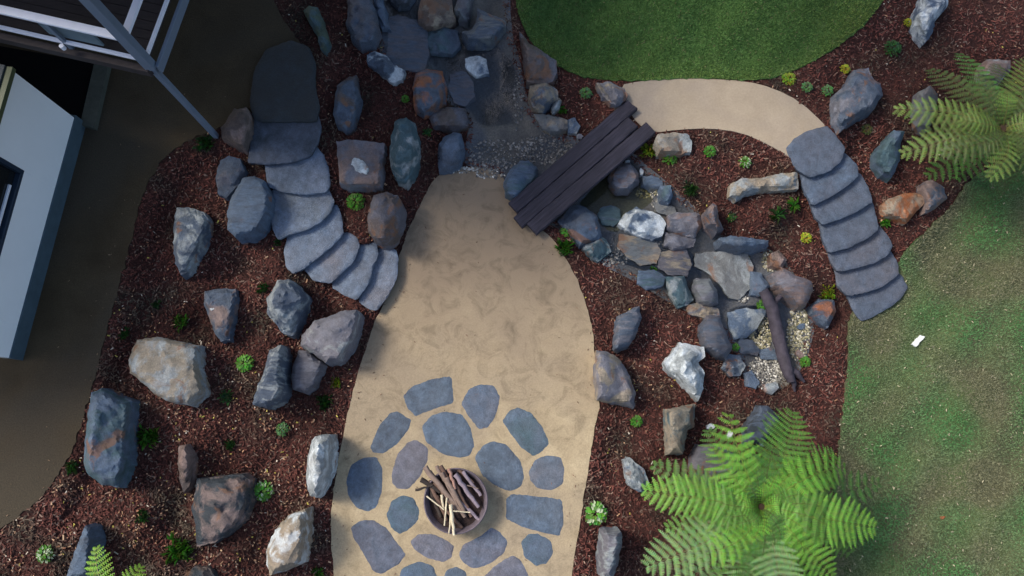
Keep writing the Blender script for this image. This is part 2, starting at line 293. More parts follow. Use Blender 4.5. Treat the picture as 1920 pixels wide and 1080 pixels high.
# ------------------------------------------------------------ stones
def stone(name, s, h, mat, label, cat='rock', group=None, bev=.05, rough=.5, flat=False, base=None, sink=.18, step=5, z0=None, flare=.03, seed=None, cham=1, grow=0):
    rnd = random.Random(hash_(label) if seed is None else seed)
    p = pts(s) if isinstance(s, str) else s
    if flat:
        p = soft(p, .10); c0 = np.mean(p, 0); p = [(x + (x - c0[0]) / (math.hypot(x - c0[0], y - c0[1]) + 1) * grow, y + (y - c0[1]) / (math.hypot(x - c0[0], y - c0[1]) + 1) * grow) for x, y in p]
    elif rough >= .3 and len(p) > 8:
        while len(p) > 7:                      # keep the strongest corners so that the outline reads as split stone
            tn = []
            for i in range(len(p)):
                a, b, c_ = p[i - 1], p[i], p[(i + 1) % len(p)]; tn.append((abs((b[0] - a[0]) * (c_[1] - a[1]) - (b[1] - a[1]) * (c_[0] - a[0])), i))
            t_, i_ = min(tn)
            if t_ > (260 if len(p) > 10 else 150): break
            p.pop(i_)
    if grow and not flat:
        c0 = np.mean(p, 0); p = [(x + (x - c0[0]) / (math.hypot(x - c0[0], y - c0[1]) + 1) * grow, y + (y - c0[1]) / (math.hypot(x - c0[0], y - c0[1]) + 1) * grow) for x, y in p]
    p = resample(p, step, .9 if not flat else .7, rnd)
    if not flat and step > 3:
        sx = seed_(label); p = [(x + 2.2 * noise.noise(Vector((x / 14, y / 14, sx))), y + 2.2 * noise.noise(Vector((x / 14, y / 14, sx + 5)))) for x, y in p]
    a = np.array(p); size = min(np.ptp(a[:, 0]), np.ptp(a[:, 1]))
    V, Fc = fill(p, max(3.4, min(step, size / 8)))
    cx, cy = a.mean(0); gz = g1(cx, cy) if z0 is None else z0
    d = np.maximum(sdist(p, V[:, 0], V[:, 1]), 0) * .0097
    h = h if flat or h < .18 else h * 1.2; bw = bev if flat else .025 + (.05 + .12 * rough) * h
    zt = h - (bev if flat else (.18 + .35 * rough) * h) * (1 - np.clip(d / bw, 0, 1)) ** (2 if flat else 1.4)
    R = math.hypot(np.ptp(a[:, 0]), np.ptp(a[:, 1])) / 2
    X = (V[:, 0] - cx) / R; Y = (V[:, 1] - cy) / R
    if not flat:
        pl = np.full(len(V), 9.0)
        for k in range(6):
            an = rnd.uniform(0, 6.28); gr = rnd.uniform(.2, .9) * rough * min(h + .1, .5); of = rnd.uniform(-.05, .45)
            pl = np.minimum(pl, -gr * np.maximum(X * math.cos(an) + Y * math.sin(an) - of + .2, 0) * 1.3)
        nz = np.array([noise.fractal(Vector((x * 2.2 + seed_(label), y * 2.2, .3)), .8, 2.0, 4) for x, y in zip(X, Y)])
        nr = np.array([abs(noise.noise(Vector((x * 3.1, y * 3.1, seed_(label))))) for x, y in zip(X, Y)])
        zt = zt + pl + (nz * .03 + -nr * .03) * min(1, h * 3) * np.clip(d / (bev * .8) + .25, 0, 1) * rough * 2 * min(1.3, R / 40)
    else:
        nz = np.array([noise.noise(Vector((x * 3, y * 3, seed_(label)))) for x, y in zip(X, Y)])
        zt = zt + nz * .009 * rough
    if not flat:
        zt = np.maximum(zt, min(h, .05 + .3 * h)); gv = gz if z0 is not None else gz * .3 + .7 * G(V[:, 0], V[:, 1])
    else: gv = gz
    if not flat and rough >= .4 and h > .15 and R > 30:
        tr = .045 + .02 * rnd.random(); q = (zt + X * .08 * math.cos(hash_(label)) + Y * .08 * math.sin(hash_(label))) / tr; fr_ = q - np.floor(q); zt = zt + tr * .4 * (np.clip((fr_ - .5) * 3.5 + .5, 0, 1) - fr_)
    z = gv + zt; x, y = Pn(V[:, 0], V[:, 1], z); W = np.stack([x, y, z], 1)
    be = border(Fc); nxt = dict(be); st = be[0][0]; ring = [st]; q = nxt[st]
    while q != st and len(ring) < 5000: ring.append(q); q = nxt[q]
    c = W[ring].mean(0); W = list(map(tuple, W)); prev = ring; nr_ = len(ring); Fa = list(Fc)
    zb = gz - sink - (0 if flat else .1)
    for lv, (fz, fo) in enumerate(((.12, .004), (.5, flare * .6), (1, flare))):
        new = []
        for k, q in enumerate(ring):
            v = np.array(W[q]); n2 = v[:2] - c[:2]; n2 = n2 / (np.linalg.norm(n2) + 1e-6)
            jit = (rnd.uniform(-.012, .012) if lv else 0) * (0.3 if flat else 1)
            zz = v[2] * (1 - fz) + zb * fz
            new.append(len(W)); W.append((v[0] + n2[0] * (fo + jit), v[1] + n2[1] * (fo + jit), zz))
        for k in range(nr_):
            a_, b_ = prev[k], prev[(k + 1) % nr_]; Fa.append((b_, a_, new[k], new[(k + 1) % nr_]))
        prev = new
    o = mesh(name, W, Fa, mat, smooth=24 if not flat else 32)
    tag(o, label, cat, group); return o
def soft(p, r):
    q = []
    for i in range(len(p)):
        a, b = p[i], p[(i + 1) % len(p)]; q += [(a[0] * (1 - r) + b[0] * r, a[1] * (1 - r) + b[1] * r), (a[0] * r + b[0] * (1 - r), a[1] * r + b[1] * (1 - r))]
    return q
def hash_(s):
    v = 0
    for ch in s: v = (v * 131 + ord(ch)) % 1000003
    return v
def seed_(s): return (hash_(s) % 997) * .37
BED = 'rocks set in the mulch beds'; STR = 'stones lining the stream'
ROCKS = [  # label, height, colour, patch colour, patch amount, roughness, group, outline
('narrow greenish rock beside the dark path at the top', .3, 'green', 'teal', .5, .6, BED, '568 18 580 10 596 12 604 30 612 55 619 80 610 98 600 92 594 65 578 42'),
('smooth purple grey rock at the top left of the stream', .35, 'purple', 'slate', .5, .4, STR, '655 -8 695 -8 703 30 708 55 700 75 678 85 662 72 652 45'),
('small rock with bright blue white face above the long dark oval rock', .25, 'slate', 'white', .45, .8, STR, '690 105 705 98 725 108 733 120 757 132 752 148 735 152 722 145 705 130 692 118'),
('long upright dark oval rock right of the top stair slab', .35, 'slate', 'brown', .4, .5, BED, '655 142 668 140 672 160 676 185 672 215 664 240 650 248 632 238 624 215 625 185 630 160'),
('square pinkish grey rock with a white chip in its middle', .3, 'mauve', 'pink', .45, .5, BED, '630 264 655 260 690 266 722 268 720 300 714 348 690 352 650 352 636 345 632 300'),
('oval blue green boulder right of the square pinkish rock', .45, 'teal', 'pale', .35, .8, BED, '740 226 760 220 778 230 785 258 783 295 775 325 760 343 745 340 733 318 729 280 733 250'),
('dark rock with a bright orange rust patch beside the upper stream', .35, 'slate', 'rust', .5, .5, STR, '782 140 800 133 828 136 832 160 829 185 815 203 795 212 778 200 776 165'),
('low brownish rock just below the orange patched rock', .2, 'brown', 'purple', .5, .5, STR, '805 212 840 203 870 205 875 235 850 242 815 236'),
('blue grey rock at the top left corner of the sandy patio', .4, 'blue', 'slate', .4, .4, STR, '830 255 850 247 866 250 870 280 866 302 845 318 822 322 819 295 822 270'),
('brown triangular rock at the foot of the balcony post', .3, 'brown', 'pink', .3, .4, BED, '440 202 462 200 468 215 466 250 460 282 440 275 415 258 413 240 425 220'),
('low grey rock between the brown triangular rock and the smooth blue oval one', .2, 'slate', 'purple', .4, .5, BED, '412 300 430 290 452 296 458 320 450 345 425 372 408 365 402 335'),
('smooth blue oval rock left of the upper stair slabs', .4, 'blue', 'slate', .3, .2, BED, '455 332 478 327 496 338 505 365 503 395 492 425 470 440 440 446 426 430 424 400 432 370'),
('pointed teardrop grey rock near the dark path', .4, 'slate', 'pale', .5, .6, BED, '330 388 360 388 382 396 392 410 391 430 376 458 362 490 352 512 340 516 328 495 324 460 325 420'),
('tapering rock with pink stain and small white chip', .35, 'slate', 'pink', .45, .5, BED, '384 545 410 540 442 540 445 560 436 600 430 638 415 642 400 622 388 595 381 570'),
('grey green angular boulder below the left staircase', .45, 'slate', 'pale', .4, .7, BED, '520 525 540 520 555 530 575 555 572 580 560 605 548 632 530 625 512 608 500 590 500 560 508 540'),
('large mauve rock with pale streaks beside the patio edge', .5, 'mauve', 'pale', .35, .5, BED, '590 600 610 590 640 582 668 580 678 590 672 620 655 660 635 680 610 682 592 670 575 655 562 650 565 630 582 615'),
('smooth mauve rock tucked under the large streaked mauve one', .3, 'mauve', 'purple', .4, .2, BED, '560 655 575 656 592 670 608 684 600 700 590 725 575 738 548 730 545 705 550 680'),
('tall standing grey stone with a dark side face', .6, 'slate', 'pale', .4, .2, BED, '505 655 528 645 532 665 528 700 530 735 522 750 500 765 472 760 478 735 492 700'),
('large pale flat topped rock with orange marks', .4, 'pale', 'tan', .5, .4, BED, '245 650 255 636 290 630 320 636 345 640 373 648 376 672 372 695 382 710 383 735 372 752 355 760 310 752 290 740 262 715 244 700 240 675'),
('big blue grey boulder beside the bend of the dark path', .6, 'blue', 'teal', .5, .7, BED, '172 735 192 726 215 733 240 745 248 752 246 790 243 840 236 885 222 915 190 910 165 890 156 870 158 820 163 775'),
('thin brownish stone standing on edge', .4, 'pink', 'brown', .5, .6, BED, '335 835 350 832 358 850 360 880 354 915 345 925 338 905 332 870'),
('big dark boulder with a pink vein across it', .5, 'dark', 'pink', .45, .7, BED, '370 897 400 892 430 890 455 888 468 900 470 940 460 970 440 995 400 1020 368 1025 366 990 358 950 365 920'),
('narrow blue grey rock behind the small bright fern', .5, 'blue', 'slate', .4, .3, BED, '160 985 172 990 176 1010 172 1040 168 1085 122 1085 130 1060 145 1020'),
('dark rock cut by the lower edge of the bed', .25, 'dark', 'brown', .4, .6, BED, '340 1080 365 1060 395 1064 410 1095 400 1120 345 1115'),
('upright cracked white grey rock against the lower left patio edge', .75, 'pale', 'white', .5, .7, BED, '590 815 610 810 623 815 624 850 618 890 605 920 592 935 580 930 573 905 574 870 580 835'),
('pinkish white cracked rock at the bottom by the patio', .6, 'tan', 'white', .35, .4, BED, '540 965 572 955 574 990 572 1030 568 1055 540 1070 505 1080 498 1050 500 1025 520 985'),
('brown purple grainy rock by the foot of the left staircase', .35, 'purple', 'brown', .5, .5, BED, '700 365 725 358 745 365 758 390 755 420 745 450 725 458 700 450 688 430 690 395'),
('blue white split rock at the top right corner', .5, 'blue', 'white', .4, .7, BED, '1730 -8 1780 -8 1775 15 1755 40 1748 65 1735 80 1722 68 1712 50 1715 30'),
('largest blue grey lobed boulder in the upper right bed', .5, 'slate', 'mauve', .45, .6, BED, '1600 130 1628 125 1640 150 1653 155 1656 180 1640 205 1610 220 1600 235 1575 248 1563 225 1565 175 1585 160'),
('blue green rock half under the upper right fern', .4, 'teal', 'blue', .5, .5, BED, '1675 243 1697 246 1690 270 1688 300 1672 335 1655 328 1641 305 1642 285 1655 268'),
('grey purple rock seen through the upper right fern fronds', .4, 'grey', 'purple', .5, .5, BED, '1722 170 1745 160 1760 175 1755 210 1740 245 1722 235 1715 210'),
('pale pinkish rock above the upper right fern', .35, 'pink', 'pale', .5, .5, BED, '1850 112 1872 110 1896 113 1893 135 1875 158 1855 152 1836 145 1836 130'),
('flat orange brown rock by the worn lawn', .3, 'rust', 'tan', .5, .4, BED, '1652 385 1665 372 1700 360 1730 365 1735 380 1720 400 1700 420 1680 415 1658 405'),
('grey rock with pink rim right of the orange brown one', .3, 'slate', 'pink', .4, .5, BED, '1722 345 1745 335 1772 352 1777 370 1760 390 1735 400 1735 375 1728 360'),
('pale lumpy rock at the right end of the timber bridge', .3, 'pale', 'tan', .55, .7, BED, '1232 252 1260 247 1290 250 1299 265 1296 285 1270 292 1235 288 1226 270'),
('long pale low rock lying left of the right staircase', .3, 'tan', 'pale', .5, .7, BED, '1368 345 1390 333 1425 333 1427 342 1440 330 1470 323 1497 325 1498 355 1470 358 1430 360 1400 365 1380 378 1366 370'),
('roundish pinkish stone just right of the bridge', .35, 'mauve', 'pink', .4, .3, STR, '1160 310 1180 308 1195 325 1196 340 1180 355 1160 357 1148 345 1147 328'),
('rounded blue stone touching the left side of the bridge', .35, 'blue', 'teal', .4, .3, STR, '975 305 990 303 1005 318 1003 335 985 355 965 368 950 362 948 340 958 320'),
('large blue grey rock on the left bank of the pool', .35, 'slate', 'blue', .5, .4, STR, '1048 415 1062 405 1075 388 1095 390 1115 405 1128 440 1120 448 1088 458 1070 440'),
('small teal rock below the left bank rock of the pool', .3, 'teal', 'pale', .4, .6, STR, '1092 459 1125 447 1135 450 1143 472 1120 487 1105 475'),
('dark blue stone half sunk in the pool', .12, 'teal', 'blue', .4, .3, STR, '1128 392 1145 386 1158 395 1160 412 1148 422 1130 418 1124 404'),
('white topped blue stone in the middle of the stream', .32, 'blue', 'white', .55, .7, STR, '1195 391 1215 395 1235 405 1245 420 1240 440 1220 447 1190 437 1163 420 1175 402'),
('pinkish blue square stone right of the white topped one', .3, 'mauve', 'pink', .4, .4, STR, '1255 405 1275 400 1310 403 1312 425 1300 443 1275 438 1255 428'),
('purple stone below the pinkish blue square stone', .2, 'purple', 'mauve', .4, .4, STR, '1250 437 1275 443 1302 447 1298 462 1265 467 1250 460'),
('flat purple brown slab in the stream bed', .1, 'purple', 'tan', .3, .2, STR, '1240 475 1285 470 1295 495 1285 516 1255 513 1235 500'),
('flat brown grey stone left of the purple brown slab', .08, 'tan', 'grey', .6, .3, STR, '1165 440 1195 446 1228 455 1236 470 1228 492 1200 494 1180 482 1160 462'),
('small blue oval stone on the lower left bank of the stream', .15, 'blue', 'teal', .4, .3, STR, '1200 510 1225 508 1245 520 1240 535 1215 541 1197 530'),
('teal pointed rock left of the smooth upright grey stone', .3, 'teal', 'pale', .35, .5, STR, '1250 522 1282 520 1290 545 1298 562 1285 570 1272 574 1258 550'),
('smooth upright grey stone in the middle of the cascade', .4, 'mauve', 'grey', .5, .3, STR, '1305 520 1330 520 1345 545 1349 570 1335 577 1310 567 1298 542'),
('layered pale ledge under the smooth upright grey stone', .2, 'tan', 'slate', .5, .8, STR, '1290 572 1312 572 1345 580 1348 592 1325 596 1296 588'),
('long blue ledge stone at the top of the cascade', .4, 'blue', 'slate', .5, .5, STR, '1345 448 1370 440 1400 445 1443 450 1442 462 1420 470 1370 468 1348 462'),
('purple standing stone above the cascade', .45, 'purple', 'pink', .3, .4, STR, '1335 380 1345 385 1350 410 1358 430 1345 436 1325 422 1320 400'),
('broad flat grey slab of the cascade', .12, 'grey', 'pale', .45, .4, STR, '1308 478 1340 474 1400 478 1410 500 1402 540 1384 560 1366 555 1350 530 1332 512 1304 500'),
('small blue stone with rusty rim right of the broad grey slab', .2, 'blue', 'rust', .3, .4, STR, '1408 512 1425 515 1440 535 1430 552 1410 550'),
('small brown stone right of the yellow gravel', .2, 'pink', 'brown', .5, .5, STR, '1447 478 1458 472 1472 488 1465 500 1447 496'),
('pinkish wedge rock right of the driftwood top', .35, 'pink', 'mauve', .5, .3, STR, '1450 515 1470 505 1485 508 1490 518 1518 528 1521 545 1510 570 1495 572 1475 550 1455 535'),
('small grey rock with orange corner near the right staircase', .3, 'slate', 'rust', .4, .4, STR, '1522 575 1535 565 1562 565 1565 585 1550 612 1540 605 1523 590'),
('pale blue flat stone left of the driftwood', .15, 'blue', 'pale', .5, .4, STR, '1368 587 1400 580 1434 584 1420 610 1400 630 1377 633 1368 610'),
('long purple grey leaning rock left of the lower stream', .35, 'purple', 'slate', .4, .3, STR, '1325 594 1348 594 1358 620 1370 650 1371 662 1360 672 1340 662 1320 640 1316 615'),
('knobbly blue stone at the foot of the long purple grey rock', .25, 'slate', 'pale', .4, .8, STR, '1365 667 1385 669 1394 685 1385 702 1370 703 1356 690'),
('small slate stone beside the dark gap in the lower stream', .15, 'slate', 'purple', .4, .3, STR, '1388 637 1410 640 1422 655 1418 664 1392 660 1386 650'),
('low blue stone between two patches of gravel', .12, 'blue', 'slate', .4, .3, STR, '1424 656 1445 655 1462 662 1455 672 1430 672'),
('small pinkish stone at the lower end of the gravel', .15, 'pink', 'pale', .5, .4, STR, '1436 722 1452 718 1458 728 1448 736 1438 733'),
('bluish stone at the lower left of the round gravel patch', .12, 'blue', 'slate', .5, .4, STR, '1396 702 1408 698 1420 714 1416 726 1402 722'),
('white and blue craggy rock in the red mulch', .5, 'pale', 'white', .5, 1.0, BED, '1275 640 1300 643 1320 650 1322 668 1310 678 1322 700 1318 735 1310 753 1295 740 1270 710 1250 695 1244 680 1255 665'),
('thin slate rock leaning near the right patio edge', .35, 'slate', 'mauve', .5, .2, BED, '1160 590 1175 583 1200 573 1203 595 1198 620 1180 650 1160 658 1153 655 1155 610'),
('fan shaped rock with brown face overlapping the right patio edge', .45, 'mauve', 'tan', .5, .4, BED, '1118 655 1140 658 1165 675 1180 700 1193 740 1190 765 1160 760 1120 750 1114 700'),
('tall tan rock with teal top below the white craggy rock', .6, 'teal', 'tan', .65, .4, BED, '1252 766 1305 757 1302 800 1290 806 1286 825 1280 853 1250 852 1252 800'),
('smooth dark slate rock above the big tree fern', .4, 'slate', 'dark', .4, .15, BED, '1425 760 1440 760 1455 772 1463 790 1450 815 1430 830 1400 835 1400 800'),
('purple grey rock half hidden by the big tree fern', .45, 'purple', 'mauve', .5, .3, BED, '1310 833 1330 832 1360 840 1395 860 1380 890 1340 920 1315 900 1295 880 1295 860'),
('small jagged blue rock left of the big tree fern', .35, 'blue', 'pale', .5, .9, BED, '1168 862 1180 857 1210 880 1216 905 1205 925 1190 920 1175 905 1172 880'),
('upright grey slab rock at the bottom right of the patio', .85, 'mauve', 'pale', .4, .2, BED, '1132 995 1165 995 1167 1020 1158 1060 1150 1085 1128 1085 1127 1040'),
('pinkish blue rock at the upper end of the timber bridge', .35, 'mauve', 'tan', .5, .6, BED, '1118 155 1145 152 1170 165 1180 180 1165 198 1145 195 1130 180'),
('purple brown rock between the stream and the round lawn', .35, 'purple', 'brown', .5, .6, STR, '976 62 992 82 1015 95 1040 115 1042 130 1035 152 1010 156 990 150 982 110'),
('rounded blue rock with tan top below the purple brown one', .4, 'slate', 'tan', .5, .6, STR, '993 160 1025 153 1045 168 1048 185 1035 195 1020 208 1000 202 989 180'),
('flat tan wedge stone on the right bank of the upper stream', .2, 'tan', 'grey', .5, .4, STR, '1003 215 1030 218 1060 225 1062 240 1040 247 1020 240'),
('small pale stone beside the rounded blue and tan rock', .2, 'pale', 'tan', .5, .5, STR, '1036 200 1047 186 1051 190 1047 203 1038 212'),
('small blue stone right of the flat tan wedge', .15, 'blue', 'pale', .5, .5, STR, '1066 228 1078 224 1086 236 1080 248 1068 246'),
('dark slate slab at the top of the stream', .4, 'slate', 'grey', .5, .3, STR, '895 15 925 25 950 38 948 50 925 75 905 82 875 78 865 60 885 55 893 40'),
('small purple rock at the top edge of the stream', .3, 'purple', 'grey', .5, .5, STR, '855 18 862 -8 885 -8 880 20 875 40 862 35'),
('brownish rock at the top edge beside the small purple rock', .25, 'tan', 'brown', .6, .5, STR, '790 5 800 -8 842 -8 848 20 850 38 825 48 800 52 785 40'),
('teal dark rock under the brownish top edge rock', .2, 'teal', 'slate', .5, .5, STR, '800 65 830 52 855 60 860 85 845 98 810 98'),
('broad flat dark rock in the upper stream', .1, 'purple', 'slate', .5, .3, STR, '715 45 745 30 778 40 798 60 802 98 795 130 770 132 742 120 720 95'),
('small blue stone with a bright white patch in the upper stream', .15, 'blue', 'white', .5, .5, STR, '875 112 893 106 910 112 914 136 892 140 876 128'),
('flat purple stone in the middle of the upper stream', .08, 'purple', 'slate', .5, .3, STR, '846 142 870 136 885 152 888 180 872 196 852 190 844 165'),
('dark pointed rock at the very top of the stream', .3, 'slate', 'dark', .5, .5, STR, '728 -8 776 -8 764 8 748 14'),
('thin bluish rock right of the smooth purple top rock', .25, 'blue', 'slate', .5, .5, STR, '702 -8 716 -8 724 30 730 52 716 50 706 26'),
('small round grey stone by the upper right of the pool', .15, 'blue', 'grey', .4, .3, STR, '1208 332 1222 330 1240 340 1242 350 1225 352 1210 346'),
('blue stone below the small round grey one at the pool', .2, 'blue', 'teal', .4, .4, STR, '1240 352 1256 350 1260 368 1252 380 1240 374'),
('pale low stone between the blue stone and the pinkish square one', .12, 'grey', 'white', .4, .6, STR, '1228 380 1246 384 1262 388 1266 398 1250 402 1234 396'),
]
for lb, h, c1, c2, am, ro, gp, s in ROCKS:
    stone('rock', s, h, rock_mat(c1, c2, am, hash_(lb) % 89, .05, ro < .35, .28 if gp == STR else 0), lb, 'rock', gp, bev=.05 + .05 * ro, rough=ro, grow=3.5 if gp == STR and h < .4 else -1.2)
# small chips lying on two of the rocks
def chip(px, py, r, z, col, label, nm='stone_chip', cat='stone'):
    rnd = random.Random(int(px * 7 + py)); n = rnd.choice((6, 7, 8)); a0 = rnd.uniform(0, 6)
    el = rnd.uniform(.55, .8); ro = rnd.uniform(0, 3.14)
    p = []
    for k in range(n):
        a = a0 + k * 6.283 / n; rr = r * rnd.uniform(.8, 1.15); x, y = rr * math.cos(a), rr * math.sin(a) * el
        p.append((px + x * math.cos(ro) - y * math.sin(ro), py + x * math.sin(ro) + y * math.cos(ro)))
    return stone(nm, chaikin(p, 1), r * .007, rock_mat(col, 'pale', .3, int(px) % 50), label, cat, bev=.02, rough=.5, z0=z, sink=.03, step=3, flare=.003)
chip(674, 312, 19, g1(675, 310) + .26, 'white', 'white elongated chip lying on the square pinkish grey rock')
chip(398, 576, 9, g1(410, 580) + .30, 'white', 'white blue chip lying on the tapering pink stained rock')
for px, py, r, c, lb in [(1333, 800, 9, 'white', 'white pebble above the big tree fern, left one of two'), (1369, 815, 10, 'white', 'white pebble above the big tree fern, right one of two'),
    (1203, 321, 6, 'white', 'white pebble right of the round pinkish stone'), (1177, 303, 5, 'white', 'small white pebble above the round pinkish stone'),
    (1529, 394, 6, 'white', 'white pebble on the left edge of the right staircase, upper'), (1541, 413, 7, 'white', 'white pebble on the left edge of the right staircase, lower'),
    (1428, 833, 6, 'white', 'white pebble at the foot of the smooth dark slate rock'), (1087, 256, 7, 'mauve', 'small grey pebble beside the upper bridge plank'),
    (1503, 612, 9, 'blue', 'small blue pebble at the top of the right gravel'), (1500, 664, 9, 'pink', 'small pinkish pebble beside the driftwood end'),
    (1768, 970, 5, 'rust', 'tiny reddish stone on the worn lawn')]:
    chip(px, py, r, g1(px, py) + .02, c, lb, 'pebble', 'pebble')
# white offcut on the lawn
p = pts('1709 645 1726 628 1735 632 1718 650')
stone('white_offcut', p, .05, mat_new('white_plastic')[0], 'white rectangular offcut lying on the worn lawn', 'offcut', z0=g1(1720, 640) + .03, flat=False, rough=.05, bev=.012, sink=.02, step=3, flare=0)
bpy.data.materials['white_plastic'].node_tree.nodes['Principled BSDF'].inputs['Base Color'].default_value = (.75, .77, .74, 1)
# ------------------------------------------------------------ stair slabs
LL = ['topmost dark slab of the left staircase, on the dark path', 'big square second slab of the left staircase with a shiny right rim', 'third slab from the top of the left staircase', 'fourth slab from the top of the left staircase, nearly square',
 'fifth slab from the top of the left staircase', 'sixth slab from the top of the left staircase', 'seventh slab from the top of the left staircase, narrow', 'lowest slab of the left staircase, beside the patio edge']
for i, (s, lb) in enumerate(zip(LS, LL)):
    z = 1.10 - i * .128
    stone('step_slab', s, .01, rock_mat(('shade_slab', 'rstep', 'step', 'step', 'step', 'step', 'step', 'step')[i], ('dark', 'dark', 'slate', 'grey', 'blue', 'mauve', 'slate', 'mauve')[i], .35, i * 7 + 3, .15), lb, 'stair slab', 'slabs of the left staircase', flat=True, z0=z, sink=.115, bev=.02, rough=.6, flare=-.02, grow=3)  # topmost slab: its deep shade is put into the dark stone colour
RL = ['wide topmost slab of the right staircase at the end of the pale path', 'second slab from the top of the right staircase', 'third slab from the top of the right staircase', 'fourth slab from the top of the right staircase, deepest of its middle ones',
 'fifth slab from the top of the right staircase', 'sixth slab from the top of the right staircase', 'lowest slab of the right staircase, on the worn lawn']
for i, (s, lb) in enumerate(zip(RS, RL)):
    z = .14 - i * .145
    stone('step_slab', s, .01, rock_mat('rstep', ('slate', 'blue', 'slate', 'slate', 'purple', 'purple', 'slate')[i], .35, i * 5 + 41, .15), lb, 'stair slab', 'slabs of the right staircase', flat=True, z0=z, sink=.13, bev=.02, rough=.6, flare=-.02, grow=3)
# ------------------------------------------------------------ flagstones round the fire bowl
FS = [('paver', 'four sided flagstone at the top left of the paving', '757 742 775 725 810 712 845 706 850 755 825 762 795 772 780 779 765 765'), ('blue', 'teal grey pointed flagstone at the top of the paving', '866 757 880 730 900 722 925 724 936 745 930 775 915 800 898 803 880 780'),
 ('paver', 'large rounded flagstone just above the fire bowl', '792 800 810 780 835 773 865 778 880 800 888 835 880 853 860 857 830 850 800 828'), ('paver', 'long slanting flagstone at the upper right of the paving', '943 790 955 772 972 765 995 775 1015 800 1029 830 1015 845 1000 855 980 840 960 815'),
 ('paver', 'large oval flagstone at the upper right of the fire bowl', '891 858 905 838 925 828 950 835 975 865 982 895 975 912 955 920 930 910 905 890'), ('paver', 'small round flagstone nearest the right edge of the patio', '993 885 1005 862 1025 855 1050 858 1057 880 1055 905 1035 918 1010 915 995 900'),
 ('paver', 'rectangular flagstone with a white fleck, right of the fire bowl', '950 935 960 927 1010 932 1053 937 1055 980 1048 1004 1020 998 975 985 950 972'), ('blue', 'small round flagstone below the rectangular one', '978 1018 990 1003 1010 1002 1032 1015 1036 1035 1025 1055 1005 1060 985 1045'),
 ('paver', 'slanting four sided flagstone at the far upper left', '695 838 712 800 732 775 745 773 770 788 765 805 745 830 720 849 700 848'), ('paverm', 'leaf shaped mauve flagstone at the upper left of the fire bowl', '735 890 745 855 765 830 780 826 801 840 800 865 785 895 765 916 745 914 737 905'),
 ('paver', 'tall oval flagstone nearest the left edge of the patio', '650 900 660 872 680 860 705 858 716 880 715 920 705 950 690 958 668 950 655 930'), ('blue', 'round teal grey flagstone left of the fire bowl', '726 965 735 940 755 930 775 935 785 955 783 975 765 992 750 1000 735 990'),
 ('paverm', 'long slanting mauve flagstone at the lower left', '658 990 675 978 700 976 725 992 745 1020 760 1040 745 1058 715 1075 700 1070 685 1040 665 1010'), ('paverm', 'short oval mauve flagstone below the fire bowl', '770 1015 785 1003 810 1002 840 1015 850 1025 845 1045 830 1053 800 1045 778 1030'),
 ('paverm', 'mauve flagstone at the lower right of the fire bowl, in its shadow', '861 1040 870 1020 900 1008 920 990 935 998 951 1015 945 1035 920 1055 890 1066 870 1055'), ('blue', 'teal flagstone cut by the bottom of the view, left of two', '744 1095 756 1066 785 1053 810 1062 824 1095 790 1120'),
 ('paver', 'small flagstone cut by the bottom of the view, between two larger ones', '830 1090 838 1070 855 1064 872 1072 876 1095 850 1110'), ('paverm', 'pointed mauve flagstone cut by the bottom of the view', '895 1095 925 1065 960 1042 975 1050 990 1080 996 1110 940 1125'),
 ('paver', 'flagstone just beyond the lower left of the paving', '690 1100 720 1092 735 1110 725 1140 695 1140'), ('paver', 'flagstone just beyond the lower right of the paving', '1010 1085 1045 1080 1055 1110 1030 1135 1008 1120')]
for i, (c, lb, s) in enumerate(FS[:18]):
    stone('flagstone', s, .012, rock_mat(c, ('slate', 'mauve', 'blue', 'teal')[i % 4], .35, i * 11 + 5, .2), lb, 'flagstone', 'flagstones set round the fire bowl', flat=True, z0=.022, sink=.06, bev=.012, rough=.3, flare=0, grow=1.5)
# ------------------------------------------------------------ generic tubes and boxes
def tube(path, rad, nseg=10, cap=True, wob=0, rnd=None):
    V = []; Fc = []; n = len(path)
    for i, p in enumerate(path):
        p = Vector(p); d = (Vector(path[min(i + 1, n - 1)]) - Vector(path[max(i - 1, 0)])).normalized()
        u = d.cross(Vector((0, 0, 1))); u = u.normalized() if u.length > 1e-3 else Vector((1, 0, 0)); v = d.cross(u)
        r = rad[i] if isinstance(rad, (list, tuple)) else rad
        for k in range(nseg):
            a = k * 6.28318 / nseg; rr = r * (1 + (wob * rnd.uniform(-1, 1) if wob else 0)); V.append(p + u * math.cos(a) * rr + v * math.sin(a) * rr)
    for i in range(n - 1):
        for k in range(nseg):
            a = i * nseg + k; b = i * nseg + (k + 1) % nseg; Fc.append((a, b, b + nseg, a + nseg))
    if cap: Fc.append(tuple(range(nseg))[::-1]); Fc.append(tuple(range((n - 1) * nseg, n * nseg)))
    return V, Fc
def join(parts):
    V = []; Fc = []
    for v, f in parts:
        n = len(V); V += [tuple(q) for q in v]; Fc += [tuple(k + n for k in ff) for ff in f]
    return V, Fc
def beam(a, b, w, h, ext=0):                     # box between two points, h vertical-ish
    a, b = Vector(a), Vector(b); d = (b - a).normalized(); a = a - d * ext; b = b + d * ext
    up = Vector((0, 0, 1)) if abs(d.z) < .9 else Vector((0, 1, 0)); s = d.cross(up).normalized(); up = s.cross(d).normalized()
    V = [p + s * (i * w / 2) + up * (j * h / 2) for p in (a, b) for i, j in ((-1, -1), (1, -1), (1, 1), (-1, 1))]
    return V, [(0, 1, 2, 3)[::-1], (4, 5, 6, 7), (0, 4, 7, 3), (1, 2, 6, 5), (0, 1, 5, 4), (3, 7, 6, 2)]
def bevel(o, w=.006, seg=2):
    m = o.modifiers.new('edge', 'BEVEL'); m.width = w; m.segments = seg; m.limit_method = 'ANGLE'; return o
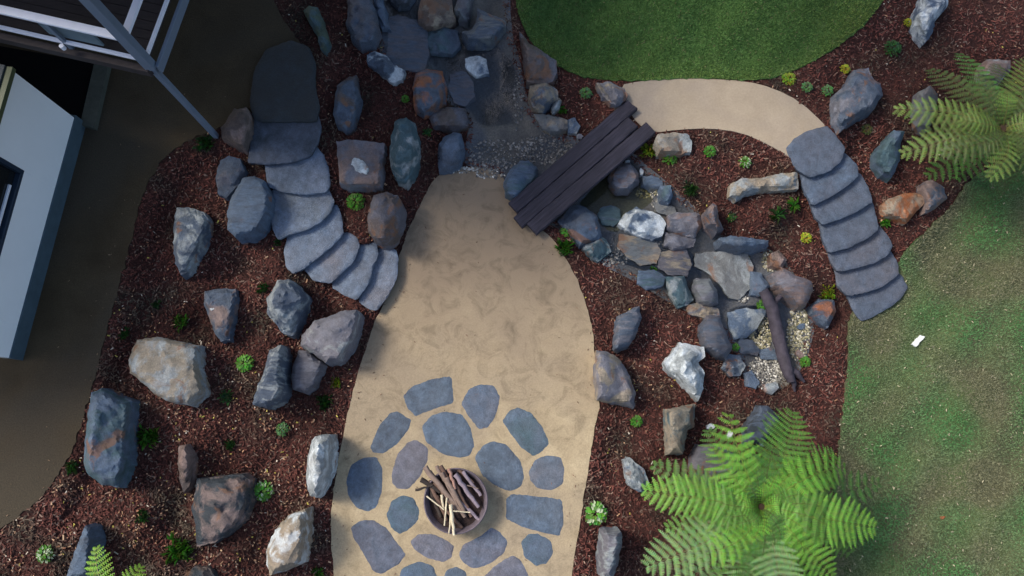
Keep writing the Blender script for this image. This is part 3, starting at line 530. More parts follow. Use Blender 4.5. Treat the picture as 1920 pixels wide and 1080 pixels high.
def simple(name, col, rough=.6, spec=.4, metal=0, var=.12, sc=6, bumpd=0, streak=(1, 1, 1)):
    m, nt, b = mat_new(name, rough, spec); b.inputs['Metallic'].default_value = metal
    f = noi(nt, coords(nt, 'Object', 0, streak), sc, 6, .65)
    c = mixc(nt, 1.0, col, ramp(nt, f, [(.25, G3(1 - var)), (.75, G3(1 + var))]), 'MULTIPLY'); nt.links.new(c, b.inputs['Base Color'])
    if bumpd: bump(nt, b, f, .6, bumpd)
    return m
# ------------------------------------------------------------ timber bridge
m, nt, b = mat_new('weathered_sleeper', .8, .3)
ang = math.atan2(P(1186, 196, .2).y - P(963, 389, .2).y, P(1186, 196, .2).x - P(963, 389, .2).x)
tc = nd(nt, 'ShaderNodeTexCoord'); mr = nd(nt, 'ShaderNodeMapping'); mr.inputs['Rotation'].default_value = (0, 0, -ang); mg = nd(nt, 'ShaderNodeMapping'); mg.inputs['Scale'].default_value = (.7, 9, 9)
nt.links.new(tc.outputs['Object'], mr.inputs[0]); nt.links.new(mr.outputs[0], mg.inputs[0])
f = noi(nt, mg.outputs[0], 3, 8, .7, .4)
c = ramp(nt, f, [(.25, (.012, .011, .016)), (.5, (.028, .026, .038)), (.62, (.040, .035, .049)), (.8, (.068, .060, .076))])
f2 = noi(nt, mr.outputs[0], 1.6, 5, .6); c = mixc(nt, 1.0, c, ramp(nt, f2, [(.3, G3(.75)), (.7, G3(1.3))]), 'MULTIPLY')
nt.links.new(c, b.inputs['Base Color']); bump(nt, b, f, .8, .015); M_sleeper = m
zb = .24; ctr = P(1080, 310, .1); br = empty('footbridge', ctr)
tag(br, 'dark timber footbridge of three sleepers crossing the stream', 'bridge')
rnd = random.Random(4)
for k, (x0, y0, x1, y1, wd) in enumerate(((962, 389, 1185, 196, .272), (972, 416, 1187, 229, .272), (997, 429, 1221, 238, .285))):
    A = P(x0, y0, zb + k * .008); B = P(x1, y1, zb + .02 + k * .006); d = (B - A); L = d.length; d.normalize(); s = d.cross(Vector((0, 0, 1))).normalized()
    V = []; Fc = []; n = 30
    for i in range(n + 1):
        p = A + d * (L * i / n); e = .01 if 0 < i < n else .03
        wl = wd / 2 + rnd.uniform(-.008, .006); wr = wd / 2 + rnd.uniform(-.008, .006); dz = .006 * noise.noise(Vector((i * .3, k, 0)))
        nx = d * (rnd.uniform(-.03, .03) if i in (0, n) else 0)
        for (u, h) in ((-wl, -.11), (wr, -.11), (wr, -.02), (wr - .018, dz), (.0, dz + rnd.uniform(-.004, .004)), (-wl + .018, dz), (-wl, -.02)):
            V.append(p + s * u + Vector((0, 0, h)) + nx * (1 if u > 0 else .2))
    for i in range(n):
        for j in range(7):
            a = i * 7 + j; c_ = i * 7 + (j + 1) % 7; Fc.append((a, c_, c_ + 7, a + 7))
    Fc += [tuple(range(7))[::-1], tuple(range(n * 7, n * 7 + 7))]
    o = mesh('plank', V, [f[::-1] for f in Fc], M_sleeper, parent=br, smooth=35)
# ------------------------------------------------------------ fire bowl with firewood
M_bowl = simple('weathered_steel', (.13, .105, .125), .6, .5, .3, .35, 9, .006); M_ash = ground_mat('ash', [(.3, (.015, .012, .013)), (.7, (.07, .045, .04))], 9, (.5, 1.5), 60, 1, .02)
fc = P(856, 938, .2); fb = empty('fire_bowl', (fc.x, fc.y, .03)); tag(fb, 'open round weathered fire bowl filled with sticks, standing in the paving', 'fire pit')
prof = [(.36, 0), (.44, .10), (.50, .22), (.535, .34), (.545, .345), (.53, .35), (.515, .34), (.47, .2), (.36, .07), (0.0, .05)]
def lathe(pf, c, n=56, wob=0):
    V = []; Fc = []
    for r, z in pf:
        for k in range(n):
            a = k * 6.28318 / n; rr = r * (1 + wob * noise.noise(Vector((math.cos(a) * 2, math.sin(a) * 2, z * 4)))); V.append((c[0] + rr * math.cos(a), c[1] + rr * math.sin(a), c[2] + z))
    for i in range(len(pf) - 1):
        for k in range(n): a = i * n + k; b = i * n + (k + 1) % n; Fc.append((a, b, b + n, a + n))
    return V, Fc
V, Fc = lathe(prof, (fc.x, fc.y, .03), wob=.03); mesh('bowl', V, Fc, M_bowl, parent=fb, smooth=50)
V, Fc = lathe([(.50, .19), (.4, .2), (.25, .22), (.1, .24), (.01, .24)], (fc.x, fc.y, .03), 40, .05); mesh('ash_bed', V, Fc, M_ash, parent=fb, smooth=60)
rim = [(fc.x + .535 * math.cos(a) , fc.y + .535 * math.sin(a), .38) for a in [k * 6.28318 / 56 for k in range(57)]]
V, Fc = tube(rim, .014, 8, False); mesh('rim', V, Fc, M_bowl, parent=fb, smooth=60)
M_st = {k: simple('bark_' + k, c, .85, .2, 0, .35, 14, .006) for k, c in dict(taupe=(.24, .175, .14), dark=(.05, .04, .035), pale=(.62, .54, .38), grey=(.26, .21, .24), pink=(.36, .21, .16), brown=(.16, .10, .075)).items()}
FW = 'firewood stacked in the fire bowl'
ST_ = [('taupe', 796, 876, 872, 968, .036, .46, .33, 'thick taupe branch leaning across the fire bowl'), ('taupe', 806, 884, 858, 960, .030, .42, .34, 'second thick taupe branch, just below the longest one'), ('taupe', 818, 874, 848, 926, .026, .45, .36, 'short taupe stick at the top left of the fire bowl'),
 ('brown', 826, 874, 862, 938, .03, .44, .34, 'brown stick between the taupe and pink ones'), ('pink', 842, 878, 853, 916, .024, .48, .42, 'short pinkish stick at the top of the fire bowl'), ('grey', 853, 890, 897, 950, .034, .43, .36, 'thick purple grey stick at the right of the fire bowl'),
 ('taupe', 836, 896, 872, 962, .034, .45, .36, 'broad taupe billet in the middle of the fire bowl'), ('dark', 790, 898, 826, 922, .036, .40, .34, 'charred black stick at the left rim'), ('dark', 779, 919, 812, 910, .017, .44, .4, 'charred twig sticking out over the left rim'),
 ('pale', 800, 930, 833, 956, .011, .42, .42, 'pale thin twig at the left of the fire bowl'), ('pale', 838, 933, 833, 986, .012, .43, .42, 'pale thin twig pointing down the view'), ('pale', 845, 946, 852, 1003, .024, .45, .42, 'pale split stick hanging over the lower rim'),
 ('pale', 850, 958, 882, 961, .009, .46, .45, 'pale thin twig lying crosswise'), ('pale', 828, 928, 832, 955, .018, .40, .38, 'short pale stick near the middle of the fire bowl'), ('taupe', 876, 910, 897, 916, .008, .42, .41, 'thin twig by the right inner wall of the fire bowl'),
 ('brown', 858, 880, 888, 905, .024, .36, .34, 'dark brown stick at the top right inside the fire bowl'), ('pale', 846, 955, 842, 1000, .013, .42, .41, 'slim pale stick beside the pale split one'), ('brown', 815, 905, 850, 950, .028, .36, .31, 'brown stick below the taupe branches'),
 ('brown', 804, 902, 838, 975, .03, .36, .28, 'brown stick lowest in the left half of the pile'), ('grey', 868, 884, 902, 930, .026, .38, .34, 'slim grey stick hugging the upper right inner wall'), ('taupe', 828, 886, 858, 948, .022, .47, .38, 'slim taupe stick lying on top of the middle billet'),
 ('brown', 850, 900, 884, 968, .028, .38, .30, 'brown stick under the thick purple grey one'), ('grey', 862, 940, 898, 975, .026, .33, .31, 'short grey stick at the lower right inside the bowl'), ('brown', 818, 930, 866, 990, .026, .32, .28, 'brown stick deep in the lower half of the bowl'), ('dark', 806, 916, 826, 968, .03, .30, .27, 'charred stick deep at the left inner wall')]
for i, (c, x0, y0, x1, y1, r, z0, z1, lb) in enumerate(ST_):
    r *= 1.12; rnd = random.Random(i); A = P(x0, y0, z0); B = P(x1, y1, z1); n = 8; pa = []
    for k in range(n + 1):
        t = k / n; q = A.lerp(B, t); pa.append(q + Vector((rnd.uniform(-1, 1), rnd.uniform(-1, 1), rnd.uniform(-.5, .5))) * r * .3)
    V, Fc = tube(pa, [r * (.85 + .3 * (1 - t / n)) for t in range(n + 1)], 9, True, .12, rnd)
    tag(mesh('stick', V, Fc, M_st[c], smooth=50), lb, 'firewood', FW)
# ------------------------------------------------------------ driftwood beside the gravel
M_drift = simple('driftwood', (.05, .042, .055), .75, .3, 0, .45, 8, .02); rnd = random.Random(3)
def lim(l):
    pa = []; ra = []
    for (x, y, r, dz) in l: pa.append(P(x, y, g1(x, y) + r + dz)); ra.append(r)
    P2 = []; R2 = []
    for i in range(len(pa) - 1):
        for k in range(5): t = k / 5; P2.append(pa[i].lerp(pa[i + 1], t) + Vector((rnd.uniform(-.012, .012), rnd.uniform(-.012, .012), 0))); R2.append(ra[i] * (1 - t) + ra[i + 1] * t)
    P2.append(pa[-1]); R2.append(ra[-1]); return tube(P2, R2, 12, True, .09, rnd)
V, Fc = join([lim([(1432, 545, .09, .12), (1446, 575, .12, .15), (1457, 620, .125, .16), (1466, 660, .12, .14), (1476, 695, .11, .12), (1484, 716, .08, .08)]), lim([(1474, 690, .09, .12), (1495, 700, .06, .08), (1508, 716, .025, .04)]), lim([(1480, 700, .07, .12), (1488, 718, .05, .06), (1490, 734, .02, .02)]), lim([(1446, 572, .07, .14), (1462, 556, .05, .14), (1472, 546, .03, .1)])])
tag(mesh('driftwood_log', V, Fc, M_drift, smooth=60), 'dark forked driftwood log lying beside the stream gravel', 'log')
# ------------------------------------------------------------ house, under-croft, balcony
M_white = simple('painted_wall', (.93, .95, .96), .55, .4, 0, .03, 1.5); M_plinth = simple('plinth', (.06, .095, .12), .8, .3, 0, .2, 5, .004)
M_frame = simple('dark_frame', (.02, .035, .06), .4, .5); M_rail = simple('rail_paint', (.82, .84, .92), .4, .5, 0, .05); M_post = simple('post_paint', (.16, .20, .26), .45, .5, 0, .08)
M_deck = simple('deck_boards', (.04, .032, .032), .7, .3, 0, .3, 5, .004, (1, 6, 1)); M_roof = simple('roof_metal', (.06, .07, .075), .5, .4); M_gutter = simple('gutter', (.08, .095, .045), .5, .4)
M_kerb = simple('kerb_concrete', (.07, .075, .062), .85, .2, 0, .25, 7, .006); M_shade = simple('painted_shade', (.006, .006, .007), .95, .05)
M_panel = simple('infill_panel', (.12, .17, .20), .6, .3); M_curt = simple('curtain', (.10, .20, .21), .9, .1)
m, nt, b = mat_new('window_glass', .05, .5); b.inputs['Base Color'].default_value = (.012, .014, .016, 1); M_glass = m
zg = 1.02; W0 = P(161, 236, zg); W1 = P(43, 676, zg); u = (W0 - W1); u.z = 0; LW = u.length; u.normalize(); nrm = Vector((u.y, -u.x, 0))    # u runs up the view, nrm faces the garden
if nrm.x < 0: nrm = -nrm
def wallpt(px, py, off=0):                       # where the line of sight meets the wall plane
    c = Vector((0, 0, H)); q = P(px, py, 0) - c; w0 = W0 + nrm * off; t = (w0 - c).dot(nrm) / q.dot(nrm); return c + q * t
WT = max(wallpt(22, 132).z, 2.7)
print('WALL top from view', wallpt(22, 132).z, 'window sill', wallpt(50, 322).z, wallpt(0, 470).z, 'u', u, 'len', LW)
sill = wallpt(50, 322); sill2 = wallpt(4, 462); zs = (sill.z + sill2.z) / 2
house = empty('house', (W1.x, W1.y, 1.0)); tag(house, 'white painted house wall with a dark framed window and dark plinth at the left', 'house')
def hb(name, s0, s1, d0, d1, z0, z1, mat, par=None, bv=.004):   # box: along wall s, depth d (positive into garden), height
    a = W1 + u * s0; V = []
    for z in (z0, z1):
        for s, d in ((s0, d0), (s1, d0), (s1, d1), (s0, d1)):
            p = W1 + u * s + nrm * d; V.append((p.x, p.y, z))
    Fc = [(0, 1, 2, 3), (7, 6, 5, 4), (0, 4, 5, 1), (1, 5, 6, 2), (2, 6, 7, 3), (3, 7, 4, 0)]
    o = mesh(name, V, Fc, mat, parent=par if par is not None else house); bevel(o, bv, 1); return o
def along(p): q = p - W1; return q.dot(u)
s_c = along(sill); s_w0 = .55; PZ = 1.36; WB = -4.5
WZ = zs + 1.1
# wall built round the window opening
hb('plinth', .0, LW + .05, -.25, .0, .9, PZ, M_plinth)
WF = -.05
hb('wall', 0, s_w0, -.25, WF + .03, PZ, WT, M_white); hb('wall', s_c, LW, -.25, WF + .03, PZ, WT, M_white)
hb('wall', s_w0, s_c, -.25, WF + .03, PZ, zs, M_white)
win = hb('window', s_w0, s_c, -.16, -.10, zs, WT, M_glass)
def hp(name, s0, s1, d0, d1, z0, z1, mat): return hb(name, s0, s1, d0, d1, z0, z1, mat, None)
def child(o, par):
    o.parent = par; o.location = o.location - par.location
for nm, a in (('frame', (s_w0, s_w0 + .07, -.10, -.01, zs, WT)), ('frame', (s_c - .07, s_c, -.10, -.01, zs, WT)), ('frame', (s_w0 + .07, s_c - .07, -.10, -.01, zs, zs + .07)), ('mullion', ((s_w0 + s_c) / 2 - .03, (s_w0 + s_c) / 2 + .03, -.10, -.02, zs + .07, WT))):
    child(hp(nm, *a, M_frame), win)
child(hp('sill', s_w0 + .12, s_c - .3, -.095, -.06, zs + .12, zs + .17, M_rail), win)
child(hp('curtain', s_c - 1.15, s_c - .25, -.099, -.085, zs + .45, WT - .02, M_curt), win)
hb('gutter', 0, LW, -.03, .07, WT, WT + .09, M_gutter)
hb('end_wall', -.0, .2, -5.0, -.25, .9, WT, M_white); hb('end_wall', LW - .2, LW, -5.0, -.25, .9, WT, M_white)
# low roof sloping from the gutter, then unseen taller storey added to cast shade
def hq(name, pts4, mat, th=.12):
    V = [];
    for z in (0, th):
        for s, d, zz in pts4: p = W1 + u * s + nrm * d; V.append((p.x, p.y, zz + z))
    n = len(pts4); Fc = [tuple(range(n))[::-1], tuple(range(n, 2 * n))] + [(k, (k + 1) % n, (k + 1) % n + n, k + n) for k in range(n)]
    return mesh(name, V, Fc, mat, parent=house)
hq('roof', [(-.0, -.04, WT), (LW, -.04, WT), (LW, -3.6, WT + .55), (0, -3.6, WT + .55)], M_roof)
hb('shade_storey', .3, 12.0, -9.0, -3.6, 2.0, 6.2, M_white)
hq('shade_storey_roof', [(-.2, -3.4, 6.21), (12.5, -3.2, 6.21), (12.5, -9.4, 6.9), (-.2, -9.4, 6.9)], M_roof)
# black sheet painting the unlit shade of the under-croft, then its kerb
def slab(name, p4, z0, z1, mat, parent=None, label=None, cat=None, kind=None):
    V = [];
    for z in (z0, z1):
        for p in p4: q = P(p[0], p[1], z1); V.append((q.x, q.y, z))
    n = len(p4); o = mesh(name, V, [tuple(range(n)), tuple(range(n, 2 * n))[::-1]] + [(k, k + n, (k + 1) % n + n, (k + 1) % n) for k in range(n)], mat, parent=parent)
    if label: tag(o, label, cat)
    if kind: tag(o, kind=kind)
    return o
slab('undercroft_shade', [(-260, 40), (178, 118), (152, 224), (-60, 380)], 1.0, 1.05, M_shade, label='black sheet painted as the shade in the gap between the house and the balcony', cat='mat')
slab('kerb', [(178, 112), (204, 116), (176, 240), (150, 233)], 1.0, 1.14, M_kerb, label='greenish concrete kerb between the black gap and the dark path', cat='kerb')
# balcony: corner post, rails, boards
base = P(405, 255, 1.02)
def zat(px, py):                                 # height at which the vertical over the post foot is seen here
    best = min((abs(Vector(((P(px, py, z).x - base.x), (P(px, py, z).y - base.y))).length), z) for z in np.arange(1, 9, .02)); return best
z_lo = zat(270, 115); z_hi = zat(226, 74); print('rail heights', z_lo, z_hi)
ZL = round(float(z_lo[1]), 2); ZH = round(float(z_hi[1]), 2)
bal = empty('balcony', (base.x, base.y, 1.0)); tag(bal, 'raised balcony corner with pale rails and a tall grey corner post at the top left', 'balcony')
V, Fc = beam((base.x, base.y, 1.0), (base.x, base.y, ZL - .2), .085, .085); bevel(mesh('lower_post', V, Fc, M_post, parent=bal))
V, Fc = beam((base.x, base.y, ZL - .2), (base.x, base.y, 6.2), .14, .14); bevel(mesh('corner_post', V, Fc, M_post, parent=bal))
zf = ZL - .12
C0 = P(270, 117, ZL); La = P(0, 56, ZL); Ua = P(310, 0, ZL + 0.0)
dl = (La - C0).normalized(); du = Vector((-dl.y, dl.x, 0)); du = du if du.y > 0 else -du
base2 = Vector((base.x, base.y, 0))
def R_(s, t, z): p = base2 + dl * s + du * t; return Vector((p.x, p.y, z))
def rail(name, a, b, w, h, mat): V, Fc = beam(a, b, w, h); return bevel(mesh(name, V, Fc, mat, parent=bal), .005, 1)
rail('top_rail', R_(.06, 0, ZH), R_(5.5, 0, ZH), .12, .05, M_rail); rail('bottom_rail', R_(.06, 0, ZL), R_(5.5, 0, ZL), .055, .05, M_rail)
rail('top_rail', R_(0, .06, ZH), R_(0, 4.2, ZH), .11, .05, M_rail); rail('bottom_rail', R_(0, .06, ZL), R_(0, 4.2, ZL), .05, .05, M_rail)
rail('edge_beam', R_(0, -.06, zf - .12), R_(5.5, -.06, zf - .12), .10, .16, M_deck); rail('edge_beam', R_(-.10, 0, zf - .12), R_(-.10, 4.2, zf - .12), .05, .18, M_post)
for s in (1.22, 2.9, 4.5): V, Fc = beam(R_(s, 0, ZL - .2), R_(s, 0, ZH), .05, .05); mesh('baluster', V, Fc, M_post, parent=bal)
V, Fc = beam(R_(.62, .06, (ZL + ZH) / 2 - .04), R_(1.45, .06, (ZL + ZH) / 2 - .04), .03, (ZH - ZL) * .72); mesh('infill_panel', V, Fc, M_panel, parent=bal)
V, Fc = tube([R_(1.22, -.09, ZL - .03), R_(1.22, -.09, ZL + .05)], .035, 10); mesh('post_cap', V, Fc, M_rail, parent=bal)
for t in (1.3, 2.8): V, Fc = beam(R_(0, t, ZL), R_(0, t, ZH), .05, .05); mesh('baluster', V, Fc, M_post, parent=bal)
bd = []
for k in range(28):
    t = .08 + k * .145; bd.append(beam(R_(.02, t + .065, zf), R_(5.5, t + .065, zf), .135, .03))
V, Fc = join(bd); mesh('floor_boards', V, Fc, M_deck, parent=bal)
V, Fc = join([beam(R_(-1.1, 5, 6.3), R_(8, 5, 6.3), 10, .12), beam(R_(-1.15, .0, 6.2), R_(-1.15, 10, 6.2), .08, .2)]); mesh('roof', V, Fc, M_roof, parent=bal)  # unseen roof, its overhang sized to shade the upper left ground
# ------------------------------------------------------------ loose cover: mulch chips, litter, gravel, turf blades
RN = np.random.default_rng(11)
def quads(n, cx, cy, cz, L, Wd, yaw, pitch, roll):
    cyw, syw = np.cos(yaw), np.sin(yaw); dx = np.stack([cyw * np.cos(pitch), syw * np.cos(pitch), np.sin(pitch)], 1) * (L / 2)[:, None]
    sx = np.stack([-syw * np.cos(roll), cyw * np.cos(roll), np.sin(roll)], 1) * (Wd / 2)[:, None]
    c = np.stack([cx, cy, cz], 1); V = np.stack([c - dx - sx, c + dx - sx * .7, c + dx * .9 + sx, c - dx * .8 + sx * .8], 1).reshape(-1, 3)
    return V, np.arange(4 * n).reshape(n, 4).tolist()
def bedmask(x, y, m=4):
    ok = np.ones(x.shape, bool)
    for pl, mm in ((PATIO, m), (RPATH, 0), (HPATH, m), (LAWN1, 1), (LAWN2, 1), (STREAM, -12)): ok &= sdist(pl, x, y) < -mm
    return ok
def scatter(n, x0=-170, x1=2090, y0=-150, y1=1240): return RN.uniform(x0, x1, n), RN.uniform(y0, y1, n)
def cover(name, x, y, L, Wd, cols, lift, tilt, mat, **kw):
    n = len(x); z = G(x, y) + lift; wx, wy = Pn(x, y, z)
    V, Fc = quads(n, wx, wy, z, L, Wd, RN.uniform(0, 6.28, n), RN.normal(0, tilt, n), RN.normal(0, tilt, n))
    o = mesh(name, V, Fc, mat, center=False); setcol(o, cols); tag(o, kind='stuff', **kw); return o
M_chip = tone_mat('bark_chip', .85)
x, y = scatter(220000); k = bedmask(x, y, 1); x, y = x[k], y[k]; n = len(x)
nz_ = lambda x, y, s, q: np.array([noise.noise(Vector((a / s, b / s, q))) for a, b in zip(x, y)])
redness = np.array([noise.noise(Vector((a / 130, b / 130, 0))) for a, b in zip(x, y)])
t = RN.uniform(0, 1, n)[:, None]; base_c = np.array([.030, .0125, .011]) * (1 - t) + np.array([.165, .058, .044]) * t
gr = RN.uniform(0, 1, n) < .16; base_c[gr] = np.array([.17, .11, .085]) * RN.uniform(.6, 1.3, (gr.sum(), 1))
base_c *= (1 + .7 * redness)[:, None]; brn = np.clip(2.2 * nz_(x, y, 75, 9), 0, 1)[:, None]; base_c = base_c * (1 - brn) + (base_c.mean(1, keepdims=True) * np.array([1.15, .85, .62])) * brn
cover('mulch', x, y, RN.gamma(4, .012, n) + .015, RN.uniform(.010, .028, n), np.clip(base_c, .004, .8), RN.uniform(.004, .03, n), .35, M_chip, label='red brown bark mulch covering the beds', cat='mulch')
x, y = scatter(34000); k = bedmask(x, y, 1)
dens = np.exp(-((x - 380) ** 2 / 330 ** 2 + (y - 930) ** 2 / 300 ** 2)) * .9 + .16 + .35 * np.exp(-((x - 1280) ** 2 + (y - 720) ** 2) / 170 ** 2)
cl = np.array([noise.noise(Vector((a / 45, b / 45, 5))) for a, b in zip(x, y)]); dens *= np.clip(.55 + 2.3 * cl, .05, 2.4)
k &= RN.uniform(0, 1, len(x)) < dens; x, y = x[k], y[k]; n = len(x); t = RN.uniform(0, 1, n)[:, None]
c = np.array([.50, .34, .21]) * (1 - t) + np.array([.30, .13, .075]) * t; yl = RN.uniform(0, 1, n) < .12; c[yl] = (.50, .42, .10); wh = RN.uniform(0, 1, n) < .10; c[wh] = (.60, .52, .42)
cover('leaf_litter', x, y, RN.gamma(3, .008, n) + .015, RN.uniform(.012, .028, n), c * RN.uniform(.5, 1.1, (n, 1)), RN.uniform(.02, .04, n), .25, M_chip, label='pale dry leaf scraps and wood flecks scattered over the mulch', cat='leaf litter')
# gravel in the stream: small octahedral pebbles
def gravel(name, blobs, cols, rr, label):
    Vs = []; Fs = []; Cs = []; n0 = 0
    for (cx, cy, rx, ry, n, cset) in blobs:
        a = RN.uniform(0, 6.28, n); q = np.sqrt(RN.uniform(0, 1, n)); x = cx + rx * q * np.cos(a); y = cy + ry * q * np.sin(a)
        z = G(x, y) + .02 + RN.uniform(0, .02, n); wx, wy = Pn(x, y, z)
        for i in range(n):
            r = RN.uniform(*rr); e = RN.uniform(.6, 1.3, 3) * r; th = RN.uniform(0, 6.28); c_, s_ = math.cos(th), math.sin(th)
            for (ux, uy, uz) in ((1, 0, -.2), (.5, .87, 0), (-.5, .87, .1), (-1, 0, -.1), (-.5, -.87, 0), (.5, -.87, .1), (.2, .1, .75), (-.25, -.1, .7)):
                X_, Y_ = ux * e[0], uy * e[1]; Vs.append((wx[i] + X_ * c_ - Y_ * s_, wy[i] + X_ * s_ + Y_ * c_, z[i] + uz * e[2]))
            Fl = [(0, 1, 6), (1, 2, 6), (2, 7, 6), (2, 3, 7), (3, 4, 7), (4, 5, 7), (5, 6, 7), (5, 0, 6)]
            Fs += [tuple(v + n0 for v in f) for f in Fl]; n0 += 8
            c = np.array(cols[cset][RN.integers(len(cols[cset]))]) * RN.uniform(.6, 1.2); Cs += [c] * 8
    o = mesh(name, Vs, Fs, M_peb, center=False, smooth=180); setcol(o, np.array(Cs)); tag(o, label, 'gravel', kind='stuff'); return o
M_peb = tone_mat('pebble_stone', .55, spec=.4)
PC = dict(y=[(.28, .25, .13), (.38, .34, .22), (.20, .19, .12), (.55, .52, .42)], g=[(.2, .19, .16), (.35, .33, .28), (.6, .58, .52), (.14, .13, .12)], s=[(.12, .115, .11), (.2, .185, .165), (.27, .26, .24), (.10, .11, .12)])
gravel('gravel', [(1425, 625, 24, 36, 420, 'y'), (1497, 625, 22, 52, 560, 'y'), (1435, 697, 32, 32, 520, 'g'), (1444, 490, 15, 20, 150, 'y'), (1392, 560, 12, 8, 60, 'g'), (1215, 362, 24, 10, 80, 'y'), (1235, 385, 14, 12, 60, 'g')], PC, (.012, .026), 'yellowish pebble gravel in the lower stream bed')
gravel('gravel', [(930, 290, 55, 28, 330, 's'), (1020, 280, 55, 28, 350, 's'), (972, 190, 10, 60, 90, 's'), (1200, 470, 50, 22, 260, 's'), (1150, 480, 30, 20, 160, 's'), (870, 318, 40, 6, 90, 'g'), (920, 325, 30, 10, 90, 'g'), (1330, 490, 24, 14, 90, 's'), (1090, 282, 18, 12, 60, 's'), (1236, 455, 12, 14, 60, 's'), (1400, 500, 10, 20, 50, 'y')], PC, (.010, .03), 'grey pebbles scattered along the upper stream bed')
# turf
M_blade = tone_mat('grass_blade', .7, back=.25)
def turf(poly, n, box, f, label):
    x, y = RN.uniform(box[0], box[1], n), RN.uniform(box[2], box[3], n); k = sdist(poly, x, y) > .5; x, y = x[k], y[k]; n = len(x)
    z = G(x, y) + .033; wx, wy = Pn(x, y, z); a = RN.uniform(0, 6.28, n); hh = RN.uniform(.015, .045, n); wd = RN.uniform(.006, .013, n)
    lx, ly = RN.normal(0, .022, n), RN.normal(0, .022, n); c, s = np.cos(a) * wd, np.sin(a) * wd
    V = np.stack([np.stack([wx - c, wy - s, z], 1), np.stack([wx + c, wy + s, z], 1), np.stack([wx + lx, wy + ly, z + hh], 1)], 1).reshape(-1, 3)
    o = mesh('grass', V, np.arange(3 * n).reshape(n, 3).tolist(), M_blade, center=False); setcol(o, f(x, y, n)); tag(o, label, 'grass', kind='stuff')
def nz2(x, y, s, q): return np.array([noise.noise(Vector((a / s, b / s, q))) for a, b in zip(x, y)])
def f1(x, y, n):
    u_ = nz2(x, y, 60, 1)[:, None]; v_ = nz2(x, y, 22, 2)[:, None]
    c = np.array([.098, .20, .056]) + u_ * np.array([.03, .035, .008]) + v_ * np.array([.02, .035, .008])
    edge = np.exp(-np.maximum(sdist(LAWN1, x, y), 0) / 25)[:, None] + .9 * np.exp(-((x - 1600) ** 2 + (y - 20) ** 2) / 75 ** 2)[:, None]; c = c + edge * np.array([.07, .06, .012])
    dry = RN.uniform(0, 1, n) < .03; c[dry] = (.25, .22, .12); return np.clip(c * RN.uniform(.6, 1.4, (n, 1)), .005, 1)
def f2(x, y, n):
    u_ = nz2(x, y, 120, 3)[:, None]; v_ = nz2(x, y, 30, 4)[:, None]; worn = np.clip(.5 + 1.6 * nz2(x, y, 95, 8) + .35 * np.exp(-((x - 1790) ** 2 + (y - 430) ** 2) / 90 ** 2), 0, 1)[:, None]
    c = np.array([.125, .285, .105]) * (1 - worn) + np.array([.235, .24, .145]) * worn + v_ * np.array([.03, .03, .015]) + u_ * .01
    dry = RN.uniform(0, 1, n) < .006; c[dry] = (.30, .27, .18); return np.clip(c * RN.uniform(.82, 1.18, (n, 1)), .005, 1)
turf(LAWN1, 230000, (880, 1760, -300, 160), f1, 'dark green round lawn at the top')
turf(LAWN2, 240000, (1550, 2140, 230, 1250), f2, 'worn yellowish green lawn on the right')
# ------------------------------------------------------------ ferns
def frond(S, T, arch, wd, npin, rnd, col, curl=0):
    d = T - S; L = d.length; hz = Vector((d.x, d.y, 0)).normalized(); side0 = Vector((-hz.y, hz.x, 0))
    M = (S + T) / 2 + Vector((0, 0, arch)) + side0 * curl * L
    B = lambda t: S * (1 - t) ** 2 + M * 2 * t * (1 - t) + T * t * t
    V = []; Fc = []; C = []
    def quad(a, b, c_, d_, cc):
        n = len(V); V.extend((a, b, c_, d_)); Fc.append((n, n + 1, n + 2, n + 3)); C.append(cc)
    # midrib
    for i in range(16):
        t0, t1 = i / 16, (i + 1) / 16; a, b = B(t0), B(t1); s = side0 * .012 * (1.15 - t0); quad(a - s, a + s, b + s * .9, b - s * .9, (col[0] * .9, col[1] * .65, col[2] * .7))
    for i in range(npin):
        t = .07 + .93 * i / (npin - 1) if npin > 1 else .5; t = min(t, .985)
        p = B(t); tg = (B(min(1, t + .02)) - B(t - .02)).normalized(); sd = Vector((-tg.y, tg.x, 0)).normalized()
        prof = (.62 + .38 * min(1, t / .3)) * min(1, (1.04 - t) / .30) ** .7
        pl = wd * prof
        for sg in (-1, 1):
            le = pl * rnd.uniform(.9, 1.08); fw = .10 + .38 * t * t + rnd.uniform(-.06, .06)
            dr = (sd * sg + tg * fw).normalized(); m_ = max(5, int(le / .026)); sp = L / npin * .53
            tint = rnd.uniform(.82, 1.18)
            for j in range(m_):
                q = (j + .5) / m_; droop = -.22 * q * q * le; pos = p + dr * (le * q) + Vector((0, 0, droop)) + tg * (.05 * q * q * le * 2)
                ll = sp * (1 - q ** 3.5) * (.7 + .3 * rnd.random()) + .006; lw = le / m_ * .85
                for s2 in (-1, 1):
                    ld = (tg * s2 + dr * .45).normalized() * ll; ld.z -= .25 * ll; wv = dr * lw * .5
                    cc = tuple(c_ * tint * rnd.uniform(.8, 1.2) for c_ in col)
                    quad(pos - wv, pos + wv, pos + ld + wv * .55, pos + ld - wv * .35, cc)
    return V, Fc, C
M_fern = tone_mat('fern_leaf', .5, back=.3, spec=.35); M_ftrunk = simple('fibrous_trunk', (.05, .032, .022), .95, .1, 0, .5, 18, .03)
